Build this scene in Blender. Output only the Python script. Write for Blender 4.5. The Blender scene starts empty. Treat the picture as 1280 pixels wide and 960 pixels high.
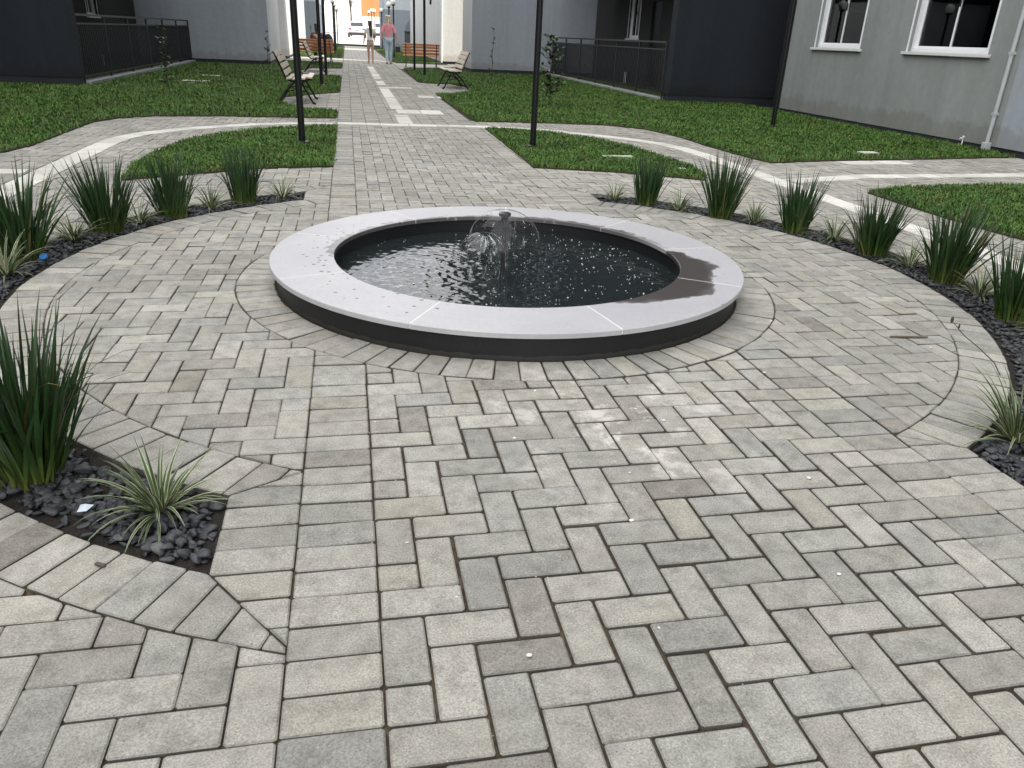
import bpy, bmesh, math, random
import numpy as np
from mathutils import Vector, Matrix
random.seed(7); rng = np.random.default_rng(11)
D = bpy.data; S = bpy.context.scene; COL = S.collection
PI = math.pi; sin = math.sin; cos = math.cos; rad = math.radians
U = random.uniform

# ------------------------------------------------------------------ materials
class NT:
    def __init__(s, name):
        s.m = D.materials.new(name); s.m.use_nodes = True
        s.t = s.m.node_tree; s.p = s.t.nodes['Principled BSDF']
    def n(s, typ, **kw):
        nd = s.t.nodes.new(typ)
        for k, v in kw.items():
            if k.startswith('i_'):
                key = k[2:]
                key = int(key) if key.isdigit() else key.replace('_', ' ')
                nd.inputs[key].default_value = v
            else: setattr(nd, k, v)
        return nd
    def l(s, a, b): s.t.links.new(a, b)
    def tc(s, scale=1.0):
        c = s.n('ShaderNodeTexCoord')
        return c.outputs['Object']
    def noise(s, vec, scale, detail=4, rough=.55, out='Fac'):
        nd = s.n('ShaderNodeTexNoise'); nd.inputs['Scale'].default_value = scale
        nd.inputs['Detail'].default_value = detail; nd.inputs['Roughness'].default_value = rough
        s.l(vec, nd.inputs['Vector']); return nd.outputs[out]
    def ramp(s, fac, stops, interp='LINEAR'):
        nd = s.n('ShaderNodeValToRGB'); cr = nd.color_ramp; cr.interpolation = interp
        while len(cr.elements) < len(stops): cr.elements.new(.5)
        for e, (p, c) in zip(cr.elements, stops):
            e.position = p; e.color = (c, c, c, 1) if isinstance(c, (int, float)) else (*c, 1)
        s.l(fac, nd.inputs['Fac']); return nd.outputs['Color']
    def mix(s, fac, a, b, mode='MIX'):
        nd = s.n('ShaderNodeMix', data_type='RGBA', blend_type=mode)
        for sock, v in ((nd.inputs['Factor'], fac), (nd.inputs[6], a), (nd.inputs[7], b)):
            if isinstance(v, (int, float)): sock.default_value = v
            elif isinstance(v, tuple): sock.default_value = (*v, 1)
            else: s.l(v, sock)
        return nd.outputs[2]
    def math(s, op, a, b=0.0, clamp=False):
        nd = s.n('ShaderNodeMath', operation=op, use_clamp=clamp)
        for i, v in enumerate((a, b)):
            if isinstance(v, (int, float)): nd.inputs[i].default_value = v
            else: s.l(v, nd.inputs[i])
        return nd.outputs[0]
    def base(s, v):
        if isinstance(v, tuple): s.p.inputs['Base Color'].default_value = (*v, 1)
        else: s.l(v, s.p.inputs['Base Color'])
    def rough(s, v):
        if isinstance(v, (int, float)): s.p.inputs['Roughness'].default_value = v
        else: s.l(v, s.p.inputs['Roughness'])
    def bump(s, h, strength=.3, dist=.01, normal=None):
        nd = s.n('ShaderNodeBump'); nd.inputs['Strength'].default_value = strength
        nd.inputs['Distance'].default_value = dist; s.l(h, nd.inputs['Height'])
        if normal is not None: s.l(normal, nd.inputs['Normal'])
        s.l(nd.outputs[0], s.p.inputs['Normal']); return nd.outputs[0]
    def island(s):
        return s.n('ShaderNodeNewGeometry').outputs['Random Per Island']

def simple(name, col, rough=.6, metal=0, var=.15, scale=6, bump=0, bscale=120, spec=.5):
    t = NT(name); v = t.tc()
    nz = t.noise(v, scale, 5)
    t.base(t.mix(nz, tuple(c*(1-var) for c in col), tuple(min(1, c*(1+var)) for c in col)))
    t.rough(rough); t.p.inputs['Metallic'].default_value = metal
    t.p.inputs['Specular IOR Level'].default_value = spec
    if bump: t.bump(t.noise(v, bscale, 3), bump, .004)
    return t.m

def mat_paver():
    t = NT('concrete_paver'); v = t.tc(); r = t.island()
    c = t.ramp(r, [(0, (.305,.297,.268)), (.12, (.355,.345,.312)), (.24, (.30,.298,.28)), (.4, (.375,.365,.335)), (.52, (.325,.322,.302)),
                   (.64, (.385,.370,.330)), (.74, (.295,.293,.275)), (.84, (.395,.382,.350)), (.92, (.32,.312,.285)), (.96, (.345,.325,.285)), (.975, (.265,.252,.225)), (1, (.275,.267,.245))])
    # broad weathering, medium blotches, fine aggregate
    big = t.noise(v, 1.1, 3); med = t.noise(v, 17, 4); fine = t.noise(v, 210, 4, .75); grit = t.noise(v, 150, 2, .6)
    c = t.mix(1.0, c, t.ramp(big, [(.3, .86), (.7, 1.10)]), 'MULTIPLY')
    c = t.mix(1.0, c, t.ramp(med, [(.25, .70), (.5, 1.0), (.75, 1.18)]), 'MULTIPLY')
    c = t.mix(1.0, c, t.ramp(fine, [(.28, .52), (.5, 1.0), (.72, 1.5)]), 'MULTIPLY')
    # beige bloom on part of the bricks
    bl = t.math('MULTIPLY', t.ramp(t.noise(v, 6.5, 5, .6), [(.52, 0), (.72, .22)]), t.ramp(t.math('FRACT', t.math('MULTIPLY', r, 37.0)), [(.35, 0), (.6, 1)]))
    c = t.mix(bl, c, (.44,.395,.325))
    # dark pits and pale grains
    vo = t.n('ShaderNodeTexVoronoi', i_Scale=75.0); t.l(v, vo.inputs['Vector'])
    pit = t.ramp(vo.outputs['Distance'], [(.06, 1), (.13, 0)])
    sel = t.ramp(vo.outputs['Color'], [(.62, 0), (.7, 1)])
    c = t.mix(t.math('MULTIPLY', t.math('MULTIPLY', pit, sel), .75), c, (.09,.085,.07))
    vo2 = t.n('ShaderNodeTexVoronoi', i_Scale=58.0); t.l(v, vo2.inputs['Vector'])
    gr = t.math('MULTIPLY', t.ramp(vo2.outputs['Distance'], [(.07, 1), (.15, 0)]), t.ramp(vo2.outputs['Color'], [(.7, 0), (.74, 1)]))
    c = t.mix(t.math('MULTIPLY', gr, .5), c, (.62,.60,.55))
    # lime spill in front of the fountain
    mp = t.n('ShaderNodeVectorMath', operation='DISTANCE'); t.l(v, mp.inputs[0]); mp.inputs[1].default_value = (.86, -.62, 0)
    near = t.ramp(t.math('DIVIDE', mp.outputs['Value'], 1.0), [(.1, 1), (.7, 0)])
    sp = t.ramp(t.noise(v, 7, 7, .7), [(.535, 0), (.62, 1)])
    c = t.mix(t.math('MULTIPLY', t.math('MULTIPLY', near, sp), .7), c, (.72,.70,.66))
    # darker on the chamfered rims
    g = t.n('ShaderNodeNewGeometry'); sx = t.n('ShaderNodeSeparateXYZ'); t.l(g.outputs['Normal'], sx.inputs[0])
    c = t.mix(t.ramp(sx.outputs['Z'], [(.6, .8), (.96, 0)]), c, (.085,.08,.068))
    c = t.mix(1.0, c, (.93,.93,.91), 'MULTIPLY')
    c = t.mix(1.0, c, t.ramp(t.math('FRACT', t.math('MULTIPLY', r, 113.0)), [(0, .87), (.5, 1.0), (1, 1.1)]), 'MULTIPLY')
    t.base(c); t.rough(.88); t.p.inputs['Specular IOR Level'].default_value = .3
    h = t.math('ADD', t.math('MULTIPLY', grit, .5), t.math('MULTIPLY', fine, .5))
    h = t.math('SUBTRACT', h, t.math('MULTIPLY', t.math('MULTIPLY', pit, sel), .8))
    t.bump(h, .6, .005)
    return t.m

def mat_soil():
    t = NT('joint_soil'); v = t.tc()
    c = t.ramp(t.noise(v, 35, 5), [(.3, (.022,.015,.008)), (.55, (.06,.042,.024)), (.75, (.11,.08,.05))])
    moss = t.ramp(t.noise(v, 2.3, 4), [(.56, 0), (.68, .45)])
    c = t.mix(moss, c, (.03,.04,.012)); t.base(c); t.rough(.95); t.bump(t.noise(v, 180, 3), .6, .006); return t.m

def mat_bed():
    t = NT('bed_soil'); v = t.tc()
    c = t.ramp(t.noise(v, 90, 6, .7), [(.35, (.006,.005,.004)), (.6, (.022,.016,.011)), (.8, (.06,.045,.03))])
    t.base(c); t.rough(.95); t.bump(t.noise(v, 150, 4), .9, .01); return t.m

def mat_pebble():
    t = NT('slate_pebble'); v = t.tc(); r = t.island()
    c = t.ramp(r, [(0, (.018,.020,.024)), (.4, (.030,.033,.038)), (.75, (.044,.048,.054)), (.95, (.065,.069,.075)), (1, (.11,.11,.11))])
    c = t.mix(1.0, c, t.ramp(t.noise(v, 120, 4), [(.3, .75), (.7, 1.3)]), 'MULTIPLY')
    t.base(c); t.rough(.62); t.bump(t.noise(v, 220, 3), .25, .003); return t.m

def mat_grass():
    t = NT('lawn_grass'); r = t.island(); v = t.tc()
    c = t.ramp(r, [(0, (.025,.074,.009)), (.35, (.043,.122,.013)), (.7, (.063,.162,.018)), (.93, (.115,.18,.034)), (1, (.22,.185,.07))])
    c = t.mix(1.0, c, t.ramp(t.noise(v, 1.3, 5, .6), [(.3, .68), (.7, 1.25)]), 'MULTIPLY')
    c = t.mix(t.ramp(t.noise(v, 2.9, 5, .65), [(.54, 0), (.70, .5)]), c, (.14,.13,.045))
    t.base(c); t.rough(.55); t.p.inputs['Specular IOR Level'].default_value = .3
    return t.m

def leafmat(name, stops, rough=.42, edge=None, trans=.0):
    t = NT(name); r = t.island(); uv = t.n('ShaderNodeUVMap'); sx = t.n('ShaderNodeSeparateXYZ'); t.l(uv.outputs[0], sx.inputs[0])
    c = t.ramp(sx.outputs['Y'], stops)
    c = t.mix(1.0, c, t.ramp(r, [(0, .6), (1, 1.35)]), 'MULTIPLY')
    if edge:
        d = t.math('ABSOLUTE', t.math('SUBTRACT', sx.outputs['X'], .5))
        k = t.ramp(d, [(.31, 0), (.40, 1)])
        k = t.math('MULTIPLY', k, t.ramp(r, [(0, .35), (.6, 1)]))
        c = t.mix(k, c, edge)
    dry = t.ramp(r, [(.975, 0), (.985, 1)])
    c = t.mix(t.math('MULTIPLY', dry, .8), c, (.22,.16,.06))
    t.base(c); t.rough(rough)
    t.p.inputs['Specular IOR Level'].default_value = .45
    return t.m

def mat_render(name, col, streak=.12, rough=.9):
    t = NT(name); v = t.tc()
    mp = t.n('ShaderNodeMapping'); mp.inputs['Scale'].default_value = (1.2, 1.2, .22); t.l(v, mp.inputs[0])
    a = t.noise(mp.outputs[0], 1.3, 5, .6); b = t.noise(v, 9, 4); f = t.noise(v, 140, 2)
    c = t.mix(1.0, col, t.ramp(a, [(.3, 1-streak), (.7, 1+streak*.6)]), 'MULTIPLY')
    c = t.mix(1.0, c, t.ramp(b, [(.3, .95), (.7, 1.04)]), 'MULTIPLY')
    mp2 = t.n('ShaderNodeMapping'); mp2.inputs['Scale'].default_value = (9, 9, .35); t.l(v, mp2.inputs[0])
    c = t.mix(1.0, c, t.ramp(t.noise(mp2.outputs[0], 1.0, 5, .6), [(.35, .955), (.6, 1.015)]), 'MULTIPLY')
    pa = t.n('ShaderNodeTexVoronoi', i_Scale=.55); pa.feature = 'SMOOTH_F1'; t.l(v, pa.inputs['Vector'])
    c = t.mix(1.0, c, t.ramp(pa.outputs['Color'], [(.2, .95), (.8, 1.05)]), 'MULTIPLY')
    sz = t.n('ShaderNodeSeparateXYZ'); t.l(v, sz.inputs[0])
    splash = t.math('ADD', sz.outputs['Z'], t.math('MULTIPLY', t.noise(v, 5, 5, .65), -.55))
    c = t.mix(t.ramp(splash, [(-.2, .45), (.12, 0)]), c, t.mix(1.0, c, (.62,.55,.46), 'MULTIPLY'))
    t.base(c); t.rough(rough); t.p.inputs['Specular IOR Level'].default_value = .25
    t.bump(t.math('ADD', t.math('MULTIPLY', f, .5), b), .5, .008)
    return t.m

def mat_tile():
    t = NT('pale_tile'); v = t.tc(); r = t.island()
    c = t.ramp(r, [(0, (.50,.49,.45)), (.5, (.60,.59,.54)), (1, (.66,.65,.60))])
    c = t.mix(1.0, c, t.ramp(t.noise(v, 8, 5), [(.3, .85), (.7, 1.08)]), 'MULTIPLY')
    t.base(c); t.rough(.85); t.bump(t.noise(v, 160, 3), .3, .003); return t.m

def mat_coping():
    t = NT('coping_stone'); v = t.tc(); r = t.island()
    c = t.mix(t.noise(v, 5, 5), (.385,.385,.402), (.50,.50,.518))
    c = t.mix(1.0, c, t.ramp(r, [(0, .94), (1, 1.05)]), 'MULTIPLY')
    c = t.mix(1.0, c, t.ramp(t.noise(v, 60, 4), [(.3, .94), (.7, 1.05)]), 'MULTIPLY')
    c = t.mix(t.ramp(t.noise(v, 2.6, 5, .65), [(.42, 0), (.68, .55)]), c, (.37,.365,.40))
    sx = t.n('ShaderNodeSeparateXYZ'); t.l(v, sx.inputs[0])
    x, y = sx.outputs['X'], sx.outputs['Y']
    rr = t.math('SQRT', t.math('ADD', t.math('MULTIPLY', x, x), t.math('MULTIPLY', y, y)))
    an = t.math('ARCTAN2', y, x)
    # wet patch on the right: a wobbling inner band between two angles
    wob = t.math('ADD', t.math('MULTIPLY', t.math('SUBTRACT', t.noise(v, 4.2, 3, .55), .5), .30), t.math('MULTIPLY', t.math('SUBTRACT', t.noise(v, 26, 4, .6), .5), .05))
    a0 = t.math('DIVIDE', t.math('ABSOLUTE', t.math('ADD', an, .56)), .66)     # 0 in the middle, 1 at the ends
    lim = t.math('ADD', t.math('SUBTRACT', 1.115, t.math('MULTIPLY', t.math('POWER', a0, 2.6), .2)), wob)
    wet = t.ramp(t.math('ADD', t.math('MULTIPLY', t.math('SUBTRACT', lim, rr), 10.0), .5), [(.30, 0), (.46, .8), (.75, 1)])
    # damp inner edge along the back
    damp = t.math('ADD', .945, t.math('MULTIPLY', t.math('SUBTRACT', t.noise(v, 14, 5, .7), .42), .22))
    dm = t.math('MULTIPLY', t.ramp(t.math('ADD', t.math('MULTIPLY', t.math('SUBTRACT', damp, rr), 14.0), .5), [(.35, 0), (.6, .85)]), t.ramp(an, [(.0, 0), (.5, 1)]))
    wet = t.math('MAXIMUM', wet, dm)
    # splash spots on the far left
    vo = t.n('ShaderNodeTexVoronoi', i_Scale=24.0); t.l(v, vo.inputs['Vector'])
    sz = t.math('ADD', .10, t.math('MULTIPLY', t.noise(v, 4, 2), .25))
    spot = t.math('LESS_THAN', vo.outputs['Distance'], sz)
    an2 = t.math('ABSOLUTE', t.math('SUBTRACT', t.math('ABSOLUTE', an), 2.75))
    zone = t.math('MULTIPLY', t.ramp(an2, [(.3, 1), (.95, 0)]), t.ramp(t.math('SUBTRACT', rr, .9), [(.03, 1), (.30, 0)]))
    zone = t.math('GREATER_THAN', zone, vo.outputs['Color'])
    spot = t.math('MULTIPLY', spot, zone)
    vo3 = t.n('ShaderNodeTexVoronoi', i_Scale=15.0); t.l(v, vo3.inputs['Vector'])
    sp2 = t.math('MULTIPLY', t.math('LESS_THAN', vo3.outputs['Distance'], .075), t.math('LESS_THAN', t.n('ShaderNodeSeparateColor').outputs[0], 2))
    sp2 = t.math('MULTIPLY', sp2, t.ramp(vo3.outputs['Color'], [(.72, 0), (.74, 1)]))
    wetall = t.math('MAXIMUM', t.math('MAXIMUM', wet, spot), sp2)
    c = t.mix(t.math('MULTIPLY', wetall, .95), c, (.050,.043,.040))
    t.base(c); t.rough(t.ramp(wetall, [(0, .5), (1, .3)]))
    t.p.inputs['Specular IOR Level'].default_value = .5
    t.bump(t.noise(v, 150, 3), .1, .002)
    return t.m

def mat_basin():
    t = NT('black_basin_paint'); v = t.tc()
    c = t.mix(t.noise(v, 7, 5), (.004,.0045,.0055), (.010,.011,.013))
    sc = t.math('MULTIPLY', t.ramp(t.noise(v, 26, 6, .75), [(.62, 0), (.72, 1)]), t.ramp(t.noise(v, 2.6, 3), [(.52, 0), (.66, 1)]))
    c = t.mix(t.math('MULTIPLY', sc, .35), c, (.20,.20,.19))
    sx = t.n('ShaderNodeSeparateXYZ'); t.l(v, sx.inputs[0])
    c = t.mix(t.ramp(t.math('ADD', sx.outputs['Z'], t.math('MULTIPLY', t.noise(v, 20, 4), -.03)), [(-.02, .3), (.002, 0)]), c, (.10,.09,.075))
    t.base(c); t.rough(.55); t.bump(t.noise(v, 60, 4), .3, .004); return t.m

def mat_water():
    t = NT('pool_water'); v = t.tc()
    t.base((.014,.019,.020)); t.rough(.03); t.p.inputs['IOR'].default_value = 1.333
    t.p.inputs['Specular IOR Level'].default_value = .5
    t.bump(t.math('ADD', t.noise(v, 42, 3), t.math('MULTIPLY', t.noise(v, 95, 2), .4)), .25, .0016)
    return t.m

def mat_film(name, lo, hi, foam):
    t = NT(name); v = t.tc()
    lw = t.n('ShaderNodeLayerWeight'); lw.inputs['Blend'].default_value = .35
    tr = t.n('ShaderNodeBsdfTransparent'); gl = t.n('ShaderNodeBsdfGlossy'); gl.inputs['Roughness'].default_value = .06
    df = t.n('ShaderNodeBsdfDiffuse'); df.inputs['Color'].default_value = (.85,.88,.9,1)
    nz = t.noise(v, 55, 4)
    t2 = t.bump(t.noise(v, 20, 3), .3, .008); t.l(t2, gl.inputs['Normal'])
    m1 = t.n('ShaderNodeMixShader'); m2 = t.n('ShaderNodeMixShader')
    t.l(t.ramp(lw.outputs['Facing'], [(0, lo), (.6, lo*1.6), (.93, hi)]), m1.inputs[0]); t.l(tr.outputs[0], m1.inputs[1]); t.l(gl.outputs[0], m1.inputs[2])
    sx = t.n('ShaderNodeSeparateXYZ'); t.l(v, sx.inputs[0]); x, y, z = sx.outputs
    rr = t.math('MAXIMUM', t.math('SQRT', t.math('ADD', t.math('MULTIPLY', x, x), t.math('MULTIPLY', y, y))), .001)
    cb = t.n('ShaderNodeCombineXYZ')      # streaks that run down the sheet
    t.l(t.math('MULTIPLY', t.math('DIVIDE', x, rr), 4.5), cb.inputs[0]); t.l(t.math('MULTIPLY', t.math('DIVIDE', y, rr), 4.5), cb.inputs[1]); t.l(t.math('MULTIPLY', z, 9.0), cb.inputs[2])
    st = t.noise(cb.outputs[0], 1.6, 6, .68)
    fo = t.math('MULTIPLY', t.ramp(st, [(foam, 0), (foam+.14, .75)]), t.ramp(t.noise(v, 60, 4, .7), [(.35, .15), (.6, 1)]))
    t.l(fo, m2.inputs[0]); t.l(m1.outputs[0], m2.inputs[1]); t.l(df.outputs[0], m2.inputs[2])
    t.l(m2.outputs[0], t.t.nodes['Material Output'].inputs['Surface'])
    return t.m

def mat_glass():
    t = NT('window_glass')
    fr = t.n('ShaderNodeFresnel'); fr.inputs['IOR'].default_value = 1.6
    tr = t.n('ShaderNodeBsdfTransparent'); tr.inputs['Color'].default_value = (.75,.8,.8,1)
    gl = t.n('ShaderNodeBsdfGlossy'); gl.inputs['Roughness'].default_value = .01
    m1 = t.n('ShaderNodeMixShader'); t.l(t.math('ADD', fr.outputs[0], .04), m1.inputs[0]); t.l(tr.outputs[0], m1.inputs[1]); t.l(gl.outputs[0], m1.inputs[2])
    t.l(m1.outputs[0], t.t.nodes['Material Output'].inputs['Surface']); return t.m

def mat_wood(name, a, b):
    t = NT(name); v = t.tc(); r = t.island()
    mp = t.n('ShaderNodeMapping'); mp.inputs['Scale'].default_value = (2, 30, 30); t.l(v, mp.inputs[0])
    c = t.mix(t.noise(mp.outputs[0], 2, 5), a, b); c = t.mix(1.0, c, t.ramp(r, [(0, .8), (1, 1.15)]), 'MULTIPLY')
    t.base(c); t.rough(.38); t.bump(t.noise(mp.outputs[0], 3, 4), .2, .002); return t.m

M = dict(
 paver=mat_paver(), soil=mat_soil(), bed=mat_bed(), pebble=mat_pebble(), grass=mat_grass(), tile=mat_tile(), coping=mat_coping(), water=mat_water(),
 lawnsoil=simple('lawn_soil', (.035,.032,.014), .95, var=.5, scale=14),
 iris=leafmat('iris_leaf', [(0, (.16,.17,.045)), (.14, (.065,.11,.022)), (.38, (.021,.056,.013)), (1, (.016,.047,.014))]),
 lily=leafmat('variegated_leaf', [(0, (.15,.20,.06)), (.3, (.05,.10,.03)), (1, (.04,.085,.03))], .5, edge=(.55,.53,.37)),
 sap=leafmat('sapling_leaf', [(0, (.02,.055,.012)), (1, (.045,.1,.022))], .4),
 bark=simple('twig_bark', (.06,.05,.035), .9),
 black_basin=mat_basin(),
 mortar=simple('white_mortar', (.68,.67,.65), .85),
 black=simple('black_metal', (.005,.0055,.007), .42, .0, var=.2, spec=.3),
 blackplast=simple('black_cap', (.012,.012,.014), .4),
 globe=simple('lamp_globe', (.80,.80,.78), .3, var=.02),
 white=simple('white_aluminium', (.76,.78,.80), .35, var=.04),
 sill=simple('sill_stone', (.62,.63,.63), .5, var=.12, scale=20),
 glass=mat_glass(), room=simple('dark_room', (.035,.036,.04), .9), curtain=simple('beige_curtain', (.36,.33,.27), .85, var=.15, scale=14),
 grey_wall=mat_render('grey_render', (.25,.275,.27), .13), blue_wall=mat_render('blue_grey_render', (.29,.325,.36), .08), navy=mat_render('navy_render', (.019,.0235,.030), .12),
 brown_wall=mat_render('taupe_render', (.042,.042,.044), .1), plinth=simple('plinth_paint', (.014,.017,.023), .8, var=.3), cream=mat_render('cream_render', (.66,.66,.62), .05), pale=mat_render('pale_render', (.50,.52,.53), .06),
 slate=mat_render('slate_render', (.15,.18,.215), .05), orange=mat_render('orange_render', (.46,.21,.085), .12), whitewall=mat_render('white_render', (.76,.75,.72), .06),
 rail=simple('rail_metal', (.014,.016,.020), .45, .0), conc=simple('kerb_concrete', (.26,.27,.28), .85, var=.2, scale=20),
 pipe=simple('grey_pipe', (.42,.44,.45), .5),
 wood=mat_wood('lit_pale_slat', (.44,.37,.29), (.56,.49,.40)), wood_r=mat_wood('varnished_slat', (.50,.20,.085), (.60,.28,.13)),  # first slat wood is paler: the white light on those benches is in its colour
 film=mat_film('water_film', .022, .9, .59), foam=mat_film('broken_film', .05, .95, .54),
 drop=simple('water_drop', (.75,.78,.80), .12, var=.02),  # white body colour stands in for sky glints on beads and bubbles
 skin=simple('skin', (.50,.29,.20), .5, var=.04), tan=simple('tanned_skin', (.44,.235,.15), .5, var=.04), hair_b=simple('blonde_hair', (.60,.52,.38), .5, var=.2, scale=60), hair_d=simple('dark_hair', (.022,.014,.010), .4, var=.3, scale=60),
 pink=simple('pink_cotton', (.66,.26,.30), .8, var=.08), jeans=simple('light_denim', (.36,.46,.54), .8, var=.18, scale=18), whitetee=simple('white_cotton', (.74,.73,.70), .8, var=.04), shorts=simple('grey_shorts', (.38,.37,.35), .8, var=.2, scale=40),
 maroon=simple('maroon_top', (.09,.045,.045), .8), darkcloth=simple('dark_cloth', (.02,.02,.024), .8), shoe=simple('dark_shoe', (.06,.05,.045), .6),
 carpaint=simple('white_car_paint', (.78,.78,.77), .2, var=.01), carglass=simple('car_glass', (.02,.022,.025), .05), tyre=simple('tyre_rubber', (.015,.015,.016), .8), redlight=simple('red_light', (.45,.03,.02), .2), bumper=simple('dark_bumper', (.03,.03,.032), .6), rim=simple('alloy_rim', (.5,.5,.52), .3, .8),
 road=simple('road_asphalt', (.30,.29,.27), .9, var=.15, scale=3), kerb=simple('dark_kerb', (.05,.055,.06), .8),
 blue_cap=simple('blue_plastic', (.03,.16,.42), .35, var=.02), paper=simple('pale_paper', (.55,.62,.70), .7), twig=simple('dry_twig', (.10,.085,.06), .9), chip=simple('white_chip', (.72,.70,.66), .8),
 grit=simple('pale_grit', (.5,.47,.41), .9, var=.4, scale=30), bin=simple('dark_bin', (.025,.03,.036), .5), tree=leafmat('tree_leaf', [(0, (.03,.07,.015)), (1, (.07,.12,.03))], .5),
)

# ------------------------------------------------------------------ mesh helpers
class MB:
    def __init__(s): s.v = []; s.f = []; s.uv = None; s.mi = []
    def face(s, pts, mi=0):
        i = len(s.v); s.v.extend(pts); s.f.append(tuple(range(i, i+len(pts)))); s.mi.append(mi)
    def box(s, a, b, mi=0):
        (x0,y0,z0),(x1,y1,z1) = a, b; i = len(s.v)
        s.v += [(x0,y0,z0),(x1,y0,z0),(x1,y1,z0),(x0,y1,z0),(x0,y0,z1),(x1,y0,z1),(x1,y1,z1),(x0,y1,z1)]
        for q in ((3,2,1,0),(4,5,6,7),(0,1,5,4),(1,2,6,5),(2,3,7,6),(3,0,4,7)): s.f.append(tuple(i+k for k in q)); s.mi.append(mi)
    def obox(s, c, ax, ay, az, h, mi=0):   # oriented box: centre, three unit axes, half sizes
        c = Vector(c); ax, ay, az = Vector(ax)*h[0], Vector(ay)*h[1], Vector(az)*h[2]; i = len(s.v)
        for sx, sy, sz in ((-1,-1,-1),(1,-1,-1),(1,1,-1),(-1,1,-1),(-1,-1,1),(1,-1,1),(1,1,1),(-1,1,1)): s.v.append(tuple(c+ax*sx+ay*sy+az*sz))
        for q in ((3,2,1,0),(4,5,6,7),(0,1,5,4),(1,2,6,5),(2,3,7,6),(3,0,4,7)): s.f.append(tuple(i+k for k in q)); s.mi.append(mi)
    def tube(s, pts, r, n=8, cap=True, mi=0, flat=1.0):
        pts = [Vector(p) for p in pts]; rs = r if isinstance(r, (list, tuple)) else [r]*len(pts)
        i0 = len(s.v); up = Vector((0,0,1))
        for k, p in enumerate(pts):
            d = (pts[min(k+1, len(pts)-1)] - pts[max(k-1, 0)]).normalized()
            a = d.cross(up if abs(d.z) < .95 else Vector((1,0,0))).normalized(); b = a.cross(d)
            for j in range(n):
                t = 2*PI*j/n; s.v.append(tuple(p + a*rs[k]*cos(t) + b*rs[k]*flat*sin(t)))
        for k in range(len(pts)-1):
            for j in range(n):
                a, b = i0+k*n+j, i0+k*n+(j+1)%n; s.f.append((a, b, b+n, a+n)); s.mi.append(mi)
        if cap:
            s.f.append(tuple(i0+j for j in range(n))[::-1]); s.f.append(tuple(i0+(len(pts)-1)*n+j for j in range(n))); s.mi += [mi, mi]
    def lathe(s, prof, n=32, c=(0,0), a0=0, a1=2*PI, mi=0):
        full = abs(a1-a0-2*PI) < 1e-6; m = n if full else n+1; i0 = len(s.v)
        for r, z in prof:
            for j in range(m):
                t = a0+(a1-a0)*j/n; s.v.append((c[0]+r*cos(t), c[1]+r*sin(t), z))
        for k in range(len(prof)-1):
            for j in range(n):
                a, b = i0+k*m+j, i0+k*m+(j+1)%m; s.f.append((a, b, b+m, a+m)); s.mi.append(mi)
    def prism(s, poly, z0, z1, mi=0):
        n = len(poly); i = len(s.v)
        s.v += [(x,y,z0) for x,y in poly] + [(x,y,z1) for x,y in poly]
        s.f.append(tuple(i+n+k for k in range(n))); s.f.append(tuple(i+k for k in range(n))[::-1]); s.mi += [mi, mi]
        for k in range(n): s.f.append((i+k, i+(k+1)%n, i+n+(k+1)%n, i+n+k)); s.mi.append(mi)
    def ball(s, c, r, nu=12, nv=8, sc=(1,1,1)):
        i0 = len(s.v)
        for k in range(nv+1):
            th = PI*k/nv
            for j in range(nu):
                t = 2*PI*j/nu; s.v.append((c[0]+r*sc[0]*sin(th)*cos(t), c[1]+r*sc[1]*sin(th)*sin(t), c[2]+r*sc[2]*cos(th)))
        for k in range(nv):
            for j in range(nu):
                a, b = i0+k*nu+j, i0+k*nu+(j+1)%nu; s.f.append((a, a+nu, b+nu, b)); s.mi.append(0)
    def build(s, name, mats, parent=None, smooth=False, bevel=0, loc=None, fix=True):
        me = D.meshes.new(name); me.from_pydata(s.v, [], s.f)
        for m in (mats if isinstance(mats, (list, tuple)) else [mats]): me.materials.append(m)
        if any(s.mi): me.polygons.foreach_set('material_index', s.mi)
        if fix:
            bm = bmesh.new(); bm.from_mesh(me); bmesh.ops.remove_doubles(bm, verts=bm.verts, dist=1e-6)
            bmesh.ops.recalc_face_normals(bm, faces=bm.faces); bm.to_mesh(me); bm.free()
        if smooth: me.polygons.foreach_set('use_smooth', [True]*len(me.polygons))
        o = D.objects.new(name, me); COL.objects.link(o)
        if parent is not None: o.parent = parent
        if loc: o.location = loc
        if smooth and smooth != 'all':
            me.set_sharp_from_angle(angle=rad(38))
        if bevel:
            b = o.modifiers.new('b', 'BEVEL'); b.width = bevel; b.segments = 2; b.limit_method = 'ANGLE'
        return o

def np_mesh(name, V, F, mat, parent=None, uv=None, smooth=False, tris=True):
    me = D.meshes.new(name); n = F.shape[1]
    me.vertices.add(len(V)); me.vertices.foreach_set('co', np.asarray(V, np.float32).ravel())
    me.loops.add(F.size); me.loops.foreach_set('vertex_index', F.astype(np.int32).ravel())
    me.polygons.add(len(F)); me.polygons.foreach_set('loop_start', np.arange(0, F.size, n, dtype=np.int32))
    me.update(calc_edges=True)
    if uv is not None:
        l = me.uv_layers.new(name='UVMap'); l.data.foreach_set('uv', np.asarray(uv, np.float32)[F.ravel()].ravel())
    if smooth: me.polygons.foreach_set('use_smooth', np.ones(len(F), bool))
    me.materials.append(mat); me.validate()
    o = D.objects.new(name, me); COL.objects.link(o)
    if parent is not None: o.parent = parent
    return o

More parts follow.
